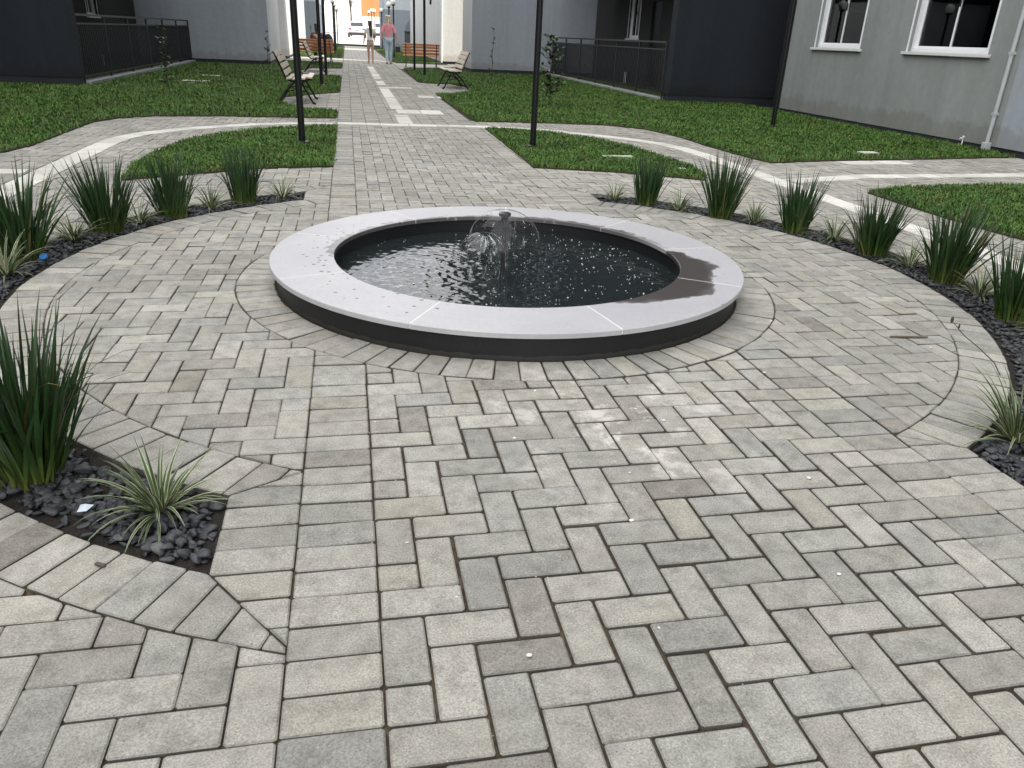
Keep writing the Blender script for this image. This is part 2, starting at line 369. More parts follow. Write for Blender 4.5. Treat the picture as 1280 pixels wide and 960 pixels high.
def empty(name, loc=(0,0,0), rz=0):
    o = D.objects.new(name, None); COL.objects.link(o); o.location = loc; o.rotation_euler = (0,0,rz); o.empty_display_size = .1; return o
def tag(o, label, cat, group=None):
    o['label'] = label; o['category'] = cat
    if group: o['group'] = group
    return o
def struct(o): o['kind'] = 'structure'; return o
def stuff(o, label=None, cat=None):
    o['kind'] = 'stuff'
    if label: o['label'] = label; o['category'] = cat
    return o
def dup(root, loc, rz=None, label=None):
    r = root.copy(); COL.objects.link(r); r.location = loc
    if rz is not None: r.rotation_euler = (0,0,rz)
    if label: r['label'] = label
    for ch in root.children:
        c = ch.copy(); COL.objects.link(c); c.parent = r
        for g in ch.children:
            d = g.copy(); COL.objects.link(d); d.parent = c
    return r

# ------------------------------------------------------------------ camera (fitted to the 10 x 20 cm paver grid)
cam = D.objects.new('camera', D.cameras.new('camera')); COL.objects.link(cam); S.camera = cam
Rv, Uv, Bv = (.98066981,-.19109455,.04206651), (.04062079,.40912859,.91157213), (-.19140707,-.8922425,.40898247)
CP = Vector((-.0205,-2.896,1.2109))
cam.matrix_world = Matrix(((Rv[0],Uv[0],Bv[0],CP[0]),(Rv[1],Uv[1],Bv[1],CP[1]),(Rv[2],Uv[2],Bv[2],CP[2]),(0,0,0,1)))
cam.data.sensor_width = 36; cam.data.lens = 966.54/1280*36; cam.data.clip_end = 2000; cam.data.clip_start = .02
nRv, nUv, nFv, nC = np.array(Rv), np.array(Uv), -np.array(Bv), np.array(CP)
def in_view(P, m=.25):
    d = P-nC; z = d@nFv; x = (d@nRv)/z*966.54; y = (d@nUv)/z*966.54
    return (z > .1) & (abs(x) < 640*(1+m)) & (abs(y) < 480*(1+m))

# ------------------------------------------------------------------ plan of the courtyard (metres; walk runs along +y)
CX, CY = .80, 1.19
RING0, RING1 = 1.235, 1.43
IN_R, OUT_R, BED_R, RIM_R = 2.24, 2.435, 2.745, 2.94

LAWN_R = [(1.86,9.47),(3.1,9.47),(3.97,9.37),(4.42,8.9),(4.58,8.1),(4.60,7.2),(4.63,6.3),(4.74,5.58),(5.67,5.84),(7.1,6.1),(8.85,6.45),(8.85,14.8),(8.6,14.8),(8.6,26),(4.2,26),
          (4.2,28.4),(4.4,28.4),(4.4,30.0),(3.2,28.6),(1.95,27.5),(1.84,19.1),(2.62,18.9),(2.98,17.5),(2.72,16.2),(2.12,15.0),(1.84,15.1)]
LAWN_L = [(-.22,9.42),(-.22,10.6),(-.81,10.84),(-1.2,11.9),(-1.2,13.1),(-.55,14.2),(-.22,14.7),(-.22,20.9),(-1.25,21.3),(-1.5,23.2),(-1.2,25.2),(-.24,25.8),(-.24,30.6),(-2.6,31),
          (-2.6,26.2),(-6.6,26.2),(-6.6,14.2),(-12,14.2),(-12,5.6),(-6,5.2),(-3.29,5.46),(-3.19,6.0),(-3.21,7.2),(-3.22,8.2),(-3.05,8.75),(-2.65,9.12),(-1.84,9.33)]
ISL_R = [(1.86,8.45),(1.80,5.0),(2.47,4.83),(2.93,4.61),(3.38,4.36),(3.5,4.6),(3.58,5.2),(3.52,5.9),(3.45,6.66),(3.25,7.4),(2.85,7.95),(2.4,8.3)]
ISL_L = [(-.2,8.41),(-.85,8.0),(-1.42,7.37),(-1.78,6.7),(-1.95,5.6),(-1.96,4.75),(-1.88,4.05),(-1.39,4.4),(-.85,4.74),(-.2,4.92)]
LAWN_P = [(4.76,3.74),(4.75,3.2),(4.74,2.75),(4.77,2.2),(4.82,1.9),(4.9,0),(5,-3),(9,-3),(9,4.4),(6.93,4.22),(5.39,4.03)]
LAWN_PL = [(-3.16,3.74),(-3.79,4.03),(-5.33,4.15),(-8.55,4.1),(-8.55,-3),(-3.4,-3),(-3.3,0),(-3.22,1.9),(-3.14,2.75)]
LAWN_FR = [(2.0,33.0),(4.2,33.0),(4.0,34.2),(4.0,64),(2.0,64)]
LAWN_FL = [(-.3,37),(-.3,64),(-2.4,64),(-2.4,37)]
LAWNS = [('right', LAWN_R), ('left', LAWN_L), ('isl_r', ISL_R), ('isl_l', ISL_L), ('path', LAWN_P), ('path_l', LAWN_PL), ('fr', LAWN_FR), ('fl', LAWN_FL)]
def pip(poly, x, y):
    x = np.asarray(x, float); y = np.asarray(y, float); ins = np.zeros(x.shape, bool); n = len(poly)
    for i in range(n):
        (x0,y0),(x1,y1) = poly[i], poly[(i+1)%n]
        c = (y0 > y) != (y1 > y)
        with np.errstate(divide='ignore', invalid='ignore'): xx = (x1-x0)*(y-y0)/(y1-y0)+x0
        ins ^= c & (x < xx)
    return ins
def in_lawn(x, y): return any(pip(p, x, y) for _, p in LAWNS)

# ------------------------------------------------------------------ pavers
def clip(poly, nx, ny, d):
    out = []; n = len(poly)
    for i in range(n):
        a, b = poly[i], poly[(i+1)%n]; da = nx*a[0]+ny*a[1]-d; db = nx*b[0]+ny*b[1]-d
        if da <= 0: out.append(a)
        if (da < 0 < db) or (db < 0 < da):
            t = da/(da-db); out.append((a[0]+t*(b[0]-a[0]), a[1]+t*(b[1]-a[1])))
    return out
def area(p): return .5*sum(p[i][0]*p[(i+1)%len(p)][1]-p[(i+1)%len(p)][0]*p[i][1] for i in range(len(p))) if len(p) > 2 else 0
def cen(p): return (sum(q[0] for q in p)/len(p), sum(q[1] for q in p)/len(p))
def inside_c(p, R):
    for q in [*p, cen(p)] if p else []:
        dx, dy = q[0]-CX, q[1]-CY; r = math.hypot(dx, dy)
        if r > R*.985:
            p = clip(p, dx/r, dy/r, R+(dx/r)*CX+(dy/r)*CY)
            if len(p) < 3: return []
    return p
def outside_c(p, R):
    if not p: return p
    if min(math.hypot(q[0]-CX, q[1]-CY) for q in p) >= R: return p
    far = [q for q in p if math.hypot(q[0]-CX, q[1]-CY) > R]
    if not far: return []
    c = cen(p); dx, dy = c[0]-CX, c[1]-CY; r = math.hypot(dx, dy); nx, ny = dx/r, dy/r
    return clip(p, -nx, -ny, -(R+nx*CX+ny*CY))

PV = MB()
def brick(p, gap=None, ch=.004):
    if len(p) < 3 or abs(area(p)) < .0005: return
    if area(p) < 0: p = p[::-1]
    c = cen(p); dist = math.hypot(c[0]-CP[0], c[1]-CP[1])
    w_ = .0028 if (-.02 < c[0] < 1.62 and c[1] < .1) else .0013
    g = abs(random.gauss(w_, w_*.35)) + .0007
    q = p
    for i in range(len(p)):
        a, b = p[i], p[(i+1)%len(p)]; ex, ey = b[0]-a[0], b[1]-a[1]; L = math.hypot(ex, ey)
        if L < 1e-5: continue
        nx, ny = ey/L, -ex/L; gg = g*U(.6, 1.4)
        q = clip(q, nx, ny, nx*a[0]+ny*a[1]-gg)
        if len(q) < 3: return
    # drop tiny edges
    r = [q[i] for i in range(len(q)) if math.hypot(q[i][0]-q[i-1][0], q[i][1]-q[i-1][1]) > .003]
    if len(r) < 3 or abs(area(r)) < .0004: return
    if dist < 5.5:            # worn corners
        s = []
        for i in range(len(r)):
            a, b, d = r[i-1], r[i], r[(i+1)%len(r)]
            la = math.hypot(a[0]-b[0], a[1]-b[1]); lb = math.hypot(d[0]-b[0], d[1]-b[1]); k = U(.003, .007)
            if la > .03 and lb > .03:
                s.append((b[0]+(a[0]-b[0])/la*k, b[1]+(a[1]-b[1])/la*k)); s.append((b[0]+(d[0]-b[0])/lb*k, b[1]+(d[1]-b[1])/lb*k))
            else: s.append(b)
        r = s
    th = random.gauss(0, .006); dx, dy = random.gauss(0, .0006), random.gauss(0, .0006); ct, st = cos(th), sin(th)
    r = [(c[0]+(x-c[0])*ct-(y-c[1])*st+dx, c[1]+(x-c[0])*st+(y-c[1])*ct+dy) for x, y in r]
    n = len(r); z = random.gauss(0, .0013); tx, ty = random.gauss(0, .009), random.gauss(0, .009)
    zz = lambda x, y: z+(x-c[0])*tx+(y-c[1])*ty
    top = []
    for i in range(n):
        a, b, d = r[i-1], r[i], r[(i+1)%n]
        e1 = Vector((b[0]-a[0], b[1]-a[1])).normalized(); e2 = Vector((d[0]-b[0], d[1]-b[1])).normalized()
        n1 = Vector((-e1.y, e1.x)); n2 = Vector((-e2.y, e2.x)); m = n1+n2; L = m.length
        if L < .3: m = n1; k = ch
        else: m = m/L; k = min(ch/max(.35, m.dot(n1)), ch*2.4)
        top.append((b[0]+m.x*k, b[1]+m.y*k))
    i0 = len(PV.v); h = ch*.62
    PV.v += [(x, y, -.026) for x, y in r] + [(x, y, zz(x, y)-h) for x, y in r] + [(x, y, zz(x, y)) for x, y in top]
    PV.f.append(tuple(range(i0+2*n, i0+3*n)))
    for i in range(n):
        j = (i+1)%n
        PV.f.append((i0+i, i0+j, i0+n+j, i0+n+i)); PV.f.append((i0+n+i, i0+n+j, i0+2*n+j, i0+2*n+i))
def rect(x0, y0, x1, y1): return [(x0,y0),(x1,y0),(x1,y1),(x0,y1)]
def herring(i0, i1, j0, j1):
    for j in range(j0, j1):
        for i in range(i0, i1):
            c = (i+j+3) % 4
            if c == 0: yield rect(i*.1, j*.1, (i+2)*.1, (j+1)*.1)
            elif c == 2: yield rect(i*.1, j*.1, (i+1)*.1, (j+2)*.1)
WALK_TOP = 8.6
# a: the walk between its two soldier courses
for p in herring(-3, 17, -42, 88):
    p = clip(clip(p, -1, 0, 0), 1, 0, 1.6); p = clip(p, 0, 1, WALK_TOP)
    if p: brick(outside_c(p, RING1))
# d: soldier courses across the walk edges
for j in range(-42, 86):
    for x in (-.2, 1.6):
        brick(outside_c(rect(x, j*.1, x+.2, j*.1+.1), RING1))
# b, c: the two segments of the circle
for p in herring(-16, 34, -14, 38):
    for s in (-1, 1):
        q = clip(p, 1, 0, -.2) if s < 0 else clip(p, -1, 0, -1.8)
        if len(q) > 2: brick(outside_c(inside_c(q, IN_R), RING1))
# f: ring round the basin
def ring(r0, r1, N, off=0, cl=None):
    for k in range(N):
        a, b = 2*PI*(k+off)/N, 2*PI*(k+1+off)/N
        p = [(CX+r0*cos(a), CY+r0*sin(a)), (CX+r1*cos(a), CY+r1*sin(a)), (CX+r1*cos(b), CY+r1*sin(b)), (CX+r0*cos(b), CY+r0*sin(b))]
        if cl:
            for q in cl(p): brick(q)
        else: brick(p)
ring(RING0, RING1, 84)
# mitre points
vi = math.sqrt(IN_R**2-1); vo = math.sqrt(OUT_R**2-1.2**2); vb = math.sqrt(BED_R**2-1.2**2); vr = math.sqrt(RIM_R**2-1)
def mitres(sx, sy):
    f = lambda x, y: (CX+sx*x, CY+sy*y)
    return f(1, vi), f(1.2, vo), f(1.2, vb), f(1, vr-.02)
def halfplane(a, b, ref, keep_ref):   # half plane of line ab that holds (or not) ref
    nx, ny = b[1]-a[1], a[0]-b[0]; d = nx*a[0]+ny*a[1]
    if (nx*ref[0]+ny*ref[1] > d) == keep_ref: nx, ny, d = -nx, -ny, -d
    return nx, ny, d
def ringclip(which):
    def cl(p):
        out = []
        for sx in (-1, 1):
            q = clip(p, -sx, 0, -sx*CX-1.0)
            if len(q) < 3: continue
            sy = 1 if cen(q)[1] > CY else -1
            a, b, c, d = mitres(sx, sy)
            ref = (CX+sx*1.1, CY+sy*(vo+vb)/2)   # a point in the outer soldier course
            if abs(cen(q)[0]-CX) > 1.6: out.append(q); continue
            h = halfplane(a, b, ref, False) if which == 'in' else halfplane(c, d, ref, False)
            out.append(clip(q, *h))
        return out
    return cl
ring(IN_R, OUT_R, 146, .3, ringclip('in'))
ring(BED_R, RIM_R, 178, .1, ringclip('out'))
# e: outer soldier courses beside the bed ends
for sx in (-1, 1):
    for sy in (-1, 1):
        a, b, c, d = mitres(sx, sy); ref = (CX+sx*1.1, CY+sy*(vo+vb)/2)
        x0 = CX+sx*1.0; x1 = CX+sx*1.2; x0, x1 = min(x0, x1), max(x0, x1)
        j0 = int((CY+sy*(vo+vb)/2)*10)-7
        for j in range(j0, j0+15):
            p = rect(x0, j*.1+.01, x1, j*.1+.11)
            p = clip(p, *halfplane(a, b, ref, True)); p = clip(p, *halfplane(c, d, ref, True)) if len(p) > 2 else p
            if len(p) > 2: brick(p)
# i: herringbone outside the beds, out to the lawns
for p in herring(-60, 90, -42, 96):
    c = cen(p)
    if -.2 < c[0] < 1.8 and c[1] > 8.9: continue
    if in_lawn(*c) and all(in_lawn(*q) for q in p): continue
    if c[1] > 9.75: continue
    for s in (-1, 1):
        q = clip(p, 1, 0, -.2) if s < 0 else clip(p, -1, 0, -1.8)
        if len(q) > 2: brick(outside_c(q, RIM_R))
# k: stack bond further up the walk, bench pads and the cross path
for j in range(0, 252):
    y = 8.9+j*.1
    brick(rect(-.2, y, 0, y+.1)); brick(rect(1.6, y, 1.8, y+.1))
    for i in range(8): brick(rect(i*.2, y, i*.2+.2, y+.1))
def pad(poly, x0, y0, x1, y1):
    nx, ny = int((x1-x0)/.2)+1, int((y1-y0)/.1)+1
    for j in range(ny):
        for i in range(nx):
            p = rect(x0+i*.2, y0+j*.1, x0+i*.2+.2, y0+j*.1+.1); c = cen(p)
            if in_lawn(*c) and all(in_lawn(*q) for q in p): continue
            brick(p)
pad(None, -1.6, 10.4, -.21, 14.8); pad(None, -1.8, 20.7, -.21, 26); pad(None, 1.8, 14.7, 3.1, 19.3)
pav = PV.build('paving', M['paver'], fix=False); struct(pav)
pav.data.update()

# pale tiles: one band across the walk, one wandering strip up it, the tactile strips round the side paths
TL = MB()
def tile(p, z=.007):
    g = .0025; c = cen(p); q = [(x+(c[0]-x)*.02, y+(c[1]-y)*.02) for x, y in p]; dz = random.gauss(0, .0008)
    TL.prism(q, -.01, z+dz)
x = -.2
while x < 2.0:
    w = random.choice([.2, .4, .4]); tile(rect(x, 8.615, min(x+w, 2.02), 8.87)); x += w
for p in (rect(1.14,10.47,1.50,11.15), rect(.74,10.47,1.13,11.12), rect(.67,9.95,.89,10.2), rect(1.37,13.9,1.71,14.5), rect(1.76,13.95,2.08,14.4), rect(.66,16.6,1.05,16.95), rect(1.05,16.65,1.45,17.0)): tile(p)
for y0, y1 in ((8.9,9.4),(9.4,9.88),(11.2,11.8),(11.8,12.4),(12.45,13.1),(13.1,13.7),(13.8,14.4),(14.4,15.4),(15.4,16.4),(17.6,18.6),(18.6,19.3),(20.1,21.6),(21.6,23),(23.2,24.6),(24.6,26),(26.2,28)): tile(rect(.67, y0, .88, y1))
def strip(pts, w, step=.25, skip=0):
    pts = [Vector(p) for p in pts]; acc = []
    for a, b in zip(pts, pts[1:]):
        n = max(1, round((b-a).length/step))
        acc += [a+(b-a)*k/n for k in range(n)]
    acc.append(pts[-1])
    nrm = []
    for i in range(len(acc)):
        d = (acc[min(i+1, len(acc)-1)]-acc[max(i-1, 0)]).normalized(); nrm.append(Vector((-d.y, d.x)))
    for i in range(len(acc)-1):
        a, b = acc[i], acc[i+1]
        tile([tuple(a-nrm[i]*w/2), tuple(b-nrm[i+1]*w/2), tuple(b+nrm[i+1]*w/2), tuple(a+nrm[i]*w/2)])
half = [(-2.56,2.8),(-2.56,6.3),(-2.52,6.75),(-2.38,7.2),(-2.12,7.6),(-1.75,7.98),(-1.25,8.4),(-.75,8.64),(-.22,8.735)]
strip(half, .22); strip([(1.6-x, y) for x, y in half if x < -.5]+[(2.05,8.74)], .22)
strip([(4.16,-4),(4.16,2.75)], .22); strip([(-2.56,-4),(-2.56,2.75)], .22)
strip([(4.3,4.36),(5.4,4.72),(6.6,4.83),(8.8,5.1)], .22); strip([(-2.72,4.45),(-4,4.35),(-8,4.35)], .22)
for p in ([(5.75,5.55),(6.25,5.62),(6.22,5.88),(5.72,5.81)], [(6.3,5.63),(6.7,5.68),(6.67,5.93),(6.27,5.9)], [(-3.7,5.05),(-3.3,5.1),(-3.3,5.36),(-3.7,5.31)]): tile(p)
struct(TL.build('path_tiles', M['tile']))

# ground, road, far terrain
g = MB(); g.face([(-300,-60,-.03),(300,-60,-.03),(300,67,-.03),(-300,67,-.03)]); struct(g.build('ground', M['soil']))
g = MB()
g.lathe([(.001,-.0095),(OUT_R-.004,-.0095)], 96, (CX,CY)); g.lathe([(BED_R+.004,-.0095),(12.5,-.0095)], 96, (CX,CY))
g.face([(CX-1.197,CY+2.0,-.0098),(CX+1.197,CY+2.0,-.0098),(CX+1.197,CY+2.9,-.0098),(CX-1.197,CY+2.9,-.0098)]); g.face([(CX-1.197,CY-2.9,-.0098),(CX+1.197,CY-2.9,-.0098),(CX+1.197,CY-2.0,-.0098),(CX-1.197,CY-2.0,-.0098)])
struct(g.build('joint_sand', M['soil'], fix=False))
g = MB(); g.face([(-.2,34.1,-.004),(1.8,34.1,-.004),(1.8,66,-.004),(-.2,66,-.004)]); 
g.face([(1.83,27.2,-.004),(4.5,27.6,-.004),(8,31,-.004),(8,34.4,-.004),(1.83,33.5,-.004)]); g.face([(-.22,30.4,-.004),(-.22,36.5,-.004),(-8,36.5,-.004),(-8,30.8,-.004)])
def mat_farpave():
    t = NT('far_paving'); v = t.tc(); b = t.n('ShaderNodeTexBrick'); t.l(v, b.inputs['Vector']); b.offset = 0; 
    for k, c in (('Color1', (.36,.35,.32,1)), ('Color2', (.30,.29,.27,1)), ('Mortar', (.09,.08,.07,1))): b.inputs[k].default_value = c
    b.inputs['Scale'].default_value = 1; b.inputs['Brick Width'].default_value = .2; b.inputs['Row Height'].default_value = .1; b.inputs['Mortar Size'].default_value = .006
    t.base(b.outputs[0]); t.rough(.9); return t.m
struct(g.build('far_path', mat_farpave()))
g = MB()
g.prism([(-40,67.4),(40,67.4),(40,67.8),(-40,67.8)], -.05, .13); struct(g.build('kerb', M['kerb']))
g = MB()
for a, b in (((67,-.02),(72,.05)),((72,.05),(80,.5)),((80,.5),(300,.6))):
    g.face([(-300,a[0],a[1]),(300,a[0],a[1]),(300,b[0],b[1]),(-300,b[0],b[1])])
struct(g.build('road', M['road']))

# ------------------------------------------------------------------ lawns
def tri_sample(poly, n):
    P = np.array(poly); lo, hi = P.min(0), P.max(0); A = np.prod(hi-lo)
    a = abs(area(poly)); k = int(n*A/a*1.05)+10
    q = rng.uniform(lo, hi, (k, 2)); return q[pip(poly, q[:,0], q[:,1])]
NAMES = {'right': 'broad right lawn beside the grey building', 'left': 'broad left lawn below the dark wall', 'isl_r': 'small lawn island under the right lamp post', 'isl_l': 'small lawn island under the left lamp post',
         'path': 'lawn corner at the right edge of the photo', 'path_l': 'lawn corner left of the curved side path', 'fr': 'far lawn right of the walk', 'fl': 'far lawn left of the walk'}
for key, poly in LAWNS:
    a = abs(area(poly)); P = np.array(poly); ctr = P.mean(0)
    m = MB(); m.prism(poly if area(poly) > 0 else poly[::-1], -.028, .016); struct(m.build('lawn', M['lawnsoil'], fix=False))
    pts = tri_sample(poly, min(700000, a*6500)); pts = pts+rng.normal(0, .014, pts.shape)
    d = np.hypot(pts[:,0]-nC[0], pts[:,1]-nC[1])
    dens = np.clip(6500*(8.0/np.maximum(d, 8.0))**1.75, 420, 6500)
    keep = (rng.random(len(pts)) < dens/6500) & in_view(np.c_[pts, np.full(len(pts), .03)], .6)
    pts = pts[keep]; d = d[keep]; n = len(pts)
    if n == 0: continue
    sc = np.clip(d/8, 1, 3.2)**.45
    clump = .5+.5*np.sin(pts[:,0]*7.1+1.3*np.sin(pts[:,1]*5.3))*np.sin(pts[:,1]*6.3+np.sin(pts[:,0]*4.1))
    ht = rng.uniform(.018, .042, n)*(.75+.5*clump)*np.minimum(sc, 1.35); w = rng.uniform(.0026, .005, n)*sc
    az = rng.uniform(0, 2*PI, n); lean = rng.uniform(.2, 1.3, n)*ht
    dx, dy = np.cos(az), np.sin(az); px, py = -dy*w, dx*w
    z0 = np.full(n, .014)
    V = np.empty((n, 5, 3)); x, y = pts[:,0], pts[:,1]
    V[:,0] = np.c_[x+px, y+py, z0]; V[:,1] = np.c_[x-px, y-py, z0]
    mx, my, mz = x+dx*lean*.35, y+dy*lean*.35, z0+ht*.68
    V[:,2] = np.c_[mx-px*.85, my-py*.85, mz]; V[:,3] = np.c_[mx+px*.85, my+py*.85, mz]
    V[:,4] = np.c_[x+dx*lean, y+dy*lean, z0+ht*rng.uniform(.75, 1.0, n)]
    b = np.arange(n)[:,None]*5
    F = np.concatenate([b+[0,1,2], b+[0,2,3], b+[3,2,4]], 1).reshape(-1, 3)
    stuff(np_mesh('grass', V.reshape(-1, 3), F, M['grass']), 'short green grass of the '+NAMES[key], 'grass')

# ------------------------------------------------------------------ planting beds: soil, slate gravel
def bed_ok(x, y, sx, m=.0):
    r = math.hypot(x-CX, y-CY); return OUT_R+m < r < BED_R-m and sx*(x-CX) > 1.2+m
for sx in (-1, 1):
    m = MB(); N = 90
    a1 = math.acos(1.2/OUT_R); a2 = math.acos(1.2/BED_R)
    mid = 0 if sx > 0 else PI
    for k in range(N):
        t0, t1 = -1+2*k/N, -1+2*(k+1)/N
        q = lambda t, R, am: (CX+R*cos(mid+t*am), CY+R*sin(mid+t*am), -.017)
        m.face([q(t0, OUT_R, a1), q(t0, BED_R, a2), q(t1, BED_R, a2), q(t1, OUT_R, a1)])
    struct(m.build('bed_soil', M['bed']))
def ico(sub):
    bm = bmesh.new(); bmesh.ops.create_icosphere(bm, subdivisions=sub, radius=1)
    V = np.array([v.co for v in bm.verts]); F = np.array([[v.index for v in f.verts] for f in bm.faces]); bm.free(); return V, F
ICO = {1: ico(1), 2: ico(2)}
def gravel(sx, n_side):
    VV, FF, off = [], [], 0
    pts = []
    for _ in range(n_side):
        a = rng.uniform(-1.12, 1.12)+(0 if sx > 0 else PI); r = rng.uniform(OUT_R, BED_R)
        x, y = CX+r*cos(a), CY+r*sin(a)
        if not bed_ok(x, y, sx, .018): continue
        # bare soil along the rim and in patches
        e = min(r-OUT_R, BED_R-r)
        if e < .045 and rng.random() < .75: continue
        if sin(x*21+2*sin(y*13))*sin(y*19+1.7) > .62 and rng.random() < .8: continue
        if not in_view(np.array([[x, y, 0]]), .7)[0]: continue
        pts.append((x, y))
    for x, y in pts:
        d = math.hypot(x-CP[0], y-CP[1]); V, F = ICO[2 if d < 3.0 else 1]
        L = rng.uniform(.009, .026)*(1.35 if rng.random() < .06 else 1); W = L*rng.uniform(.5, .85); H = L*rng.uniform(.26, .5)
        v = V.copy()
        k = rng.normal(size=(6, 3))         # flatten random sides: broken, water-rolled slate
        for kk in k:
            kk = kk/np.linalg.norm(kk); s = v@kk; lim = rng.uniform(.38, .72); v -= np.outer(np.maximum(s-lim, 0), kk)
        v = v*[L, W, H]
        a, b, c = rng.uniform(0, 2*PI), rng.normal(0, .35), rng.normal(0, .35)
        R = np.array(Matrix.Rotation(a, 3, 'Z') @ Matrix.Rotation(b, 3, 'X') @ Matrix.Rotation(c, 3, 'Y'))
        v = v@R.T + [x, y, -.017+H*rng.uniform(.5, 1.9)]
        VV.append(v); FF.append(F+off); off += len(v)
    return np.concatenate(VV), np.concatenate(FF)
for sx, nm in ((-1, 'left'), (1, 'right')):
    V, F = gravel(sx, 8800)
    stuff(np_mesh('slate_gravel', V, F, M['pebble'], smooth=True), f'dark slate gravel covering the curved {nm} planting bed', 'gravel')

# ------------------------------------------------------------------ plants
def leaf(VV, FF, UVV, base, az, tilt0, tilt1, L, w, seg, twist=0, wp=lambda t: 1, fold=0.0):
    off = len(VV); p = Vector(base); tw = az+twist
    for k in range(seg+1):
        t = k/seg; tl = tilt0+(tilt1-tilt0)*t**1.6
        side = Vector((-sin(tw), cos(tw), 0)); ww = w*wp(t)
        up = Vector((-cos(az)*cos(tl), -sin(az)*cos(tl), sin(tl)))
        VV.append(tuple(p-side*ww+up*fold*ww)); VV.append(tuple(p)); VV.append(tuple(p+side*ww+up*fold*ww)); UVV += [(0, t), (.5, t), (1, t)]
        p = p+Vector((cos(az)*sin(tl), sin(az)*sin(tl), cos(tl)))*(L/seg)
    for k in range(seg):
        a = off+3*k
        for s in (0, 1): FF.append((a+s, a+s+1, a+s+4, a+s+3))
def flower_stalk(root, L, az, tilt):
    m = MB(); p = Vector((.02*cos(az), .02*sin(az), 0)); pts = []
    for k in range(7):
        pts.append(p.copy()); t = tilt*(.4+.6*k/6); p = p+Vector((cos(az)*sin(t), sin(az)*sin(t), cos(t)))*L/6
    m.tube(pts, [.0028, .0026, .0024, .0022, .002, .002, .0018], 6)
    e = pts[-1]; m.ball((e.x, e.y, e.z+.008), .0095, 8, 6, (.75,.75,1.6))
    q = pts[-2]; m.tube([q, q+Vector((cos(az+1)*.03, sin(az+1)*.03, .03))], [.0016,.0014], 5); m.ball(tuple(q+Vector((cos(az+1)*.03, sin(az+1)*.03, .036))), .006, 8, 6, (.8,.8,1.6))
    m.build('seed_stalk', M['bark'], root, smooth='all')
def iris(x, y, H, n, spread, seed, label, lean=(0,0), stalks=0):
    random.seed(seed); r = empty('iris_clump', (x, y, -.015)); tag(r, label, 'plant', 'iris clumps in the curved beds')
    VV, FF, UV = [], [], []
    for i in range(n):
        a = U(0, 2*PI); rr = .085*math.sqrt(random.random())
        az = a+random.gauss(0, .45)
        f = rr/.085
        t0 = rad(3)+f*rad(spread*.55)*U(.5, 1.1); t1 = t0+f*rad(spread)*U(.1, .9)
        if random.random() < .12: t0 += rad(12); t1 += rad(30)
        if random.random() < .035: t1 += rad(95)
        L = H*(U(.62, 1.08) if random.random() < .75 else U(.35, .7))*(1.0-.08*f)
        leaf(VV, FF, UV, (rr*cos(a)+lean[0]*0, rr*sin(a), 0), az, t0, t1, L, U(.0055, .0088), 7, U(-1.2, 1.2), lambda t: (.55+.9*t if t < .4 else .91)*(1-max(0, t-.45)/.55)**.75+.02, .25)
    np_mesh('leaves', np.array(VV), np.array(FF), M['iris'], r, np.array(UV))
    for k in range(stalks): flower_stalk(r, H*U(.95, 1.08), U(-.5, .8), rad(U(22, 38)))
    return r
def lily(x, y, n, L0, seed, label):
    random.seed(seed); r = empty('variegated_grass_clump', (x, y, -.012)); tag(r, label, 'plant', 'variegated grass tufts in the curved beds')
    VV, FF, UV = [], [], []
    for i in range(n):
        az = U(0, 2*PI); q = random.random(); rr = .02*math.sqrt(random.random())
        t0 = rad(14)+q*rad(58); t1 = t0+rad(U(55, 110))*(.4+.6*q)
        leaf(VV, FF, UV, (rr*cos(az), rr*sin(az), 0), az+random.gauss(0, .3), t0, min(t1, rad(128)), L0*U(.65, 1.15), U(.0042, .0068), 8, U(-.5, .5), lambda t: (.7+.5*t if t < .4 else .9)*(1-max(0, t-.4)/.6)**.8+.03, .35)
    V = np.array(VV); V[:,2] = np.maximum(V[:,2], .004+.006*rng.random(len(V)))
    np_mesh('leaves', V, np.array(FF), M['lily'], r, np.array(UV))
    return r
IR = [(-.97,-.74,.535,130,34,'tall dark iris clump at the left edge nearest the camera',0),
      (-1.80,1.66,.56,115,34,'iris clump standing behind the blue bottle cap in the left bed',0),
      (-1.53,2.28,.52,95,36,'second iris clump right of the blue bottle cap in the left bed',0),
      (-1.23,2.72,.48,90,32,'iris clump in front of the tip of the left lawn island',0),
      (-.82,3.20,.44,85,16,'compact upright iris clump nearest the walk in the left bed',0),
      (2.36,3.24,.44,80,17,'compact upright iris clump nearest the walk in the right bed',0),
      (2.78,2.70,.54,105,32,'iris clump with dark seed pods in front of the right lawn island',3),
      (3.15,2.24,.48,90,26,'iris clump right of the one with seed pods, before the light tiled crossing',0),
      (3.34,1.58,.49,95,34,'iris clump in front of the left tip of the corner lawn in the right bed',0),
      (3.40,.96,.54,110,30,'large iris clump second from the right edge of the photo',0),
      (3.27,.28,.50,90,26,'iris clump cut by the right edge of the photo',0)]
for i, (x, y, h, n, sp, lb, st) in enumerate(IR): iris(x, y, h, int(n*1.75), sp, 40+i, lb, stalks=st)
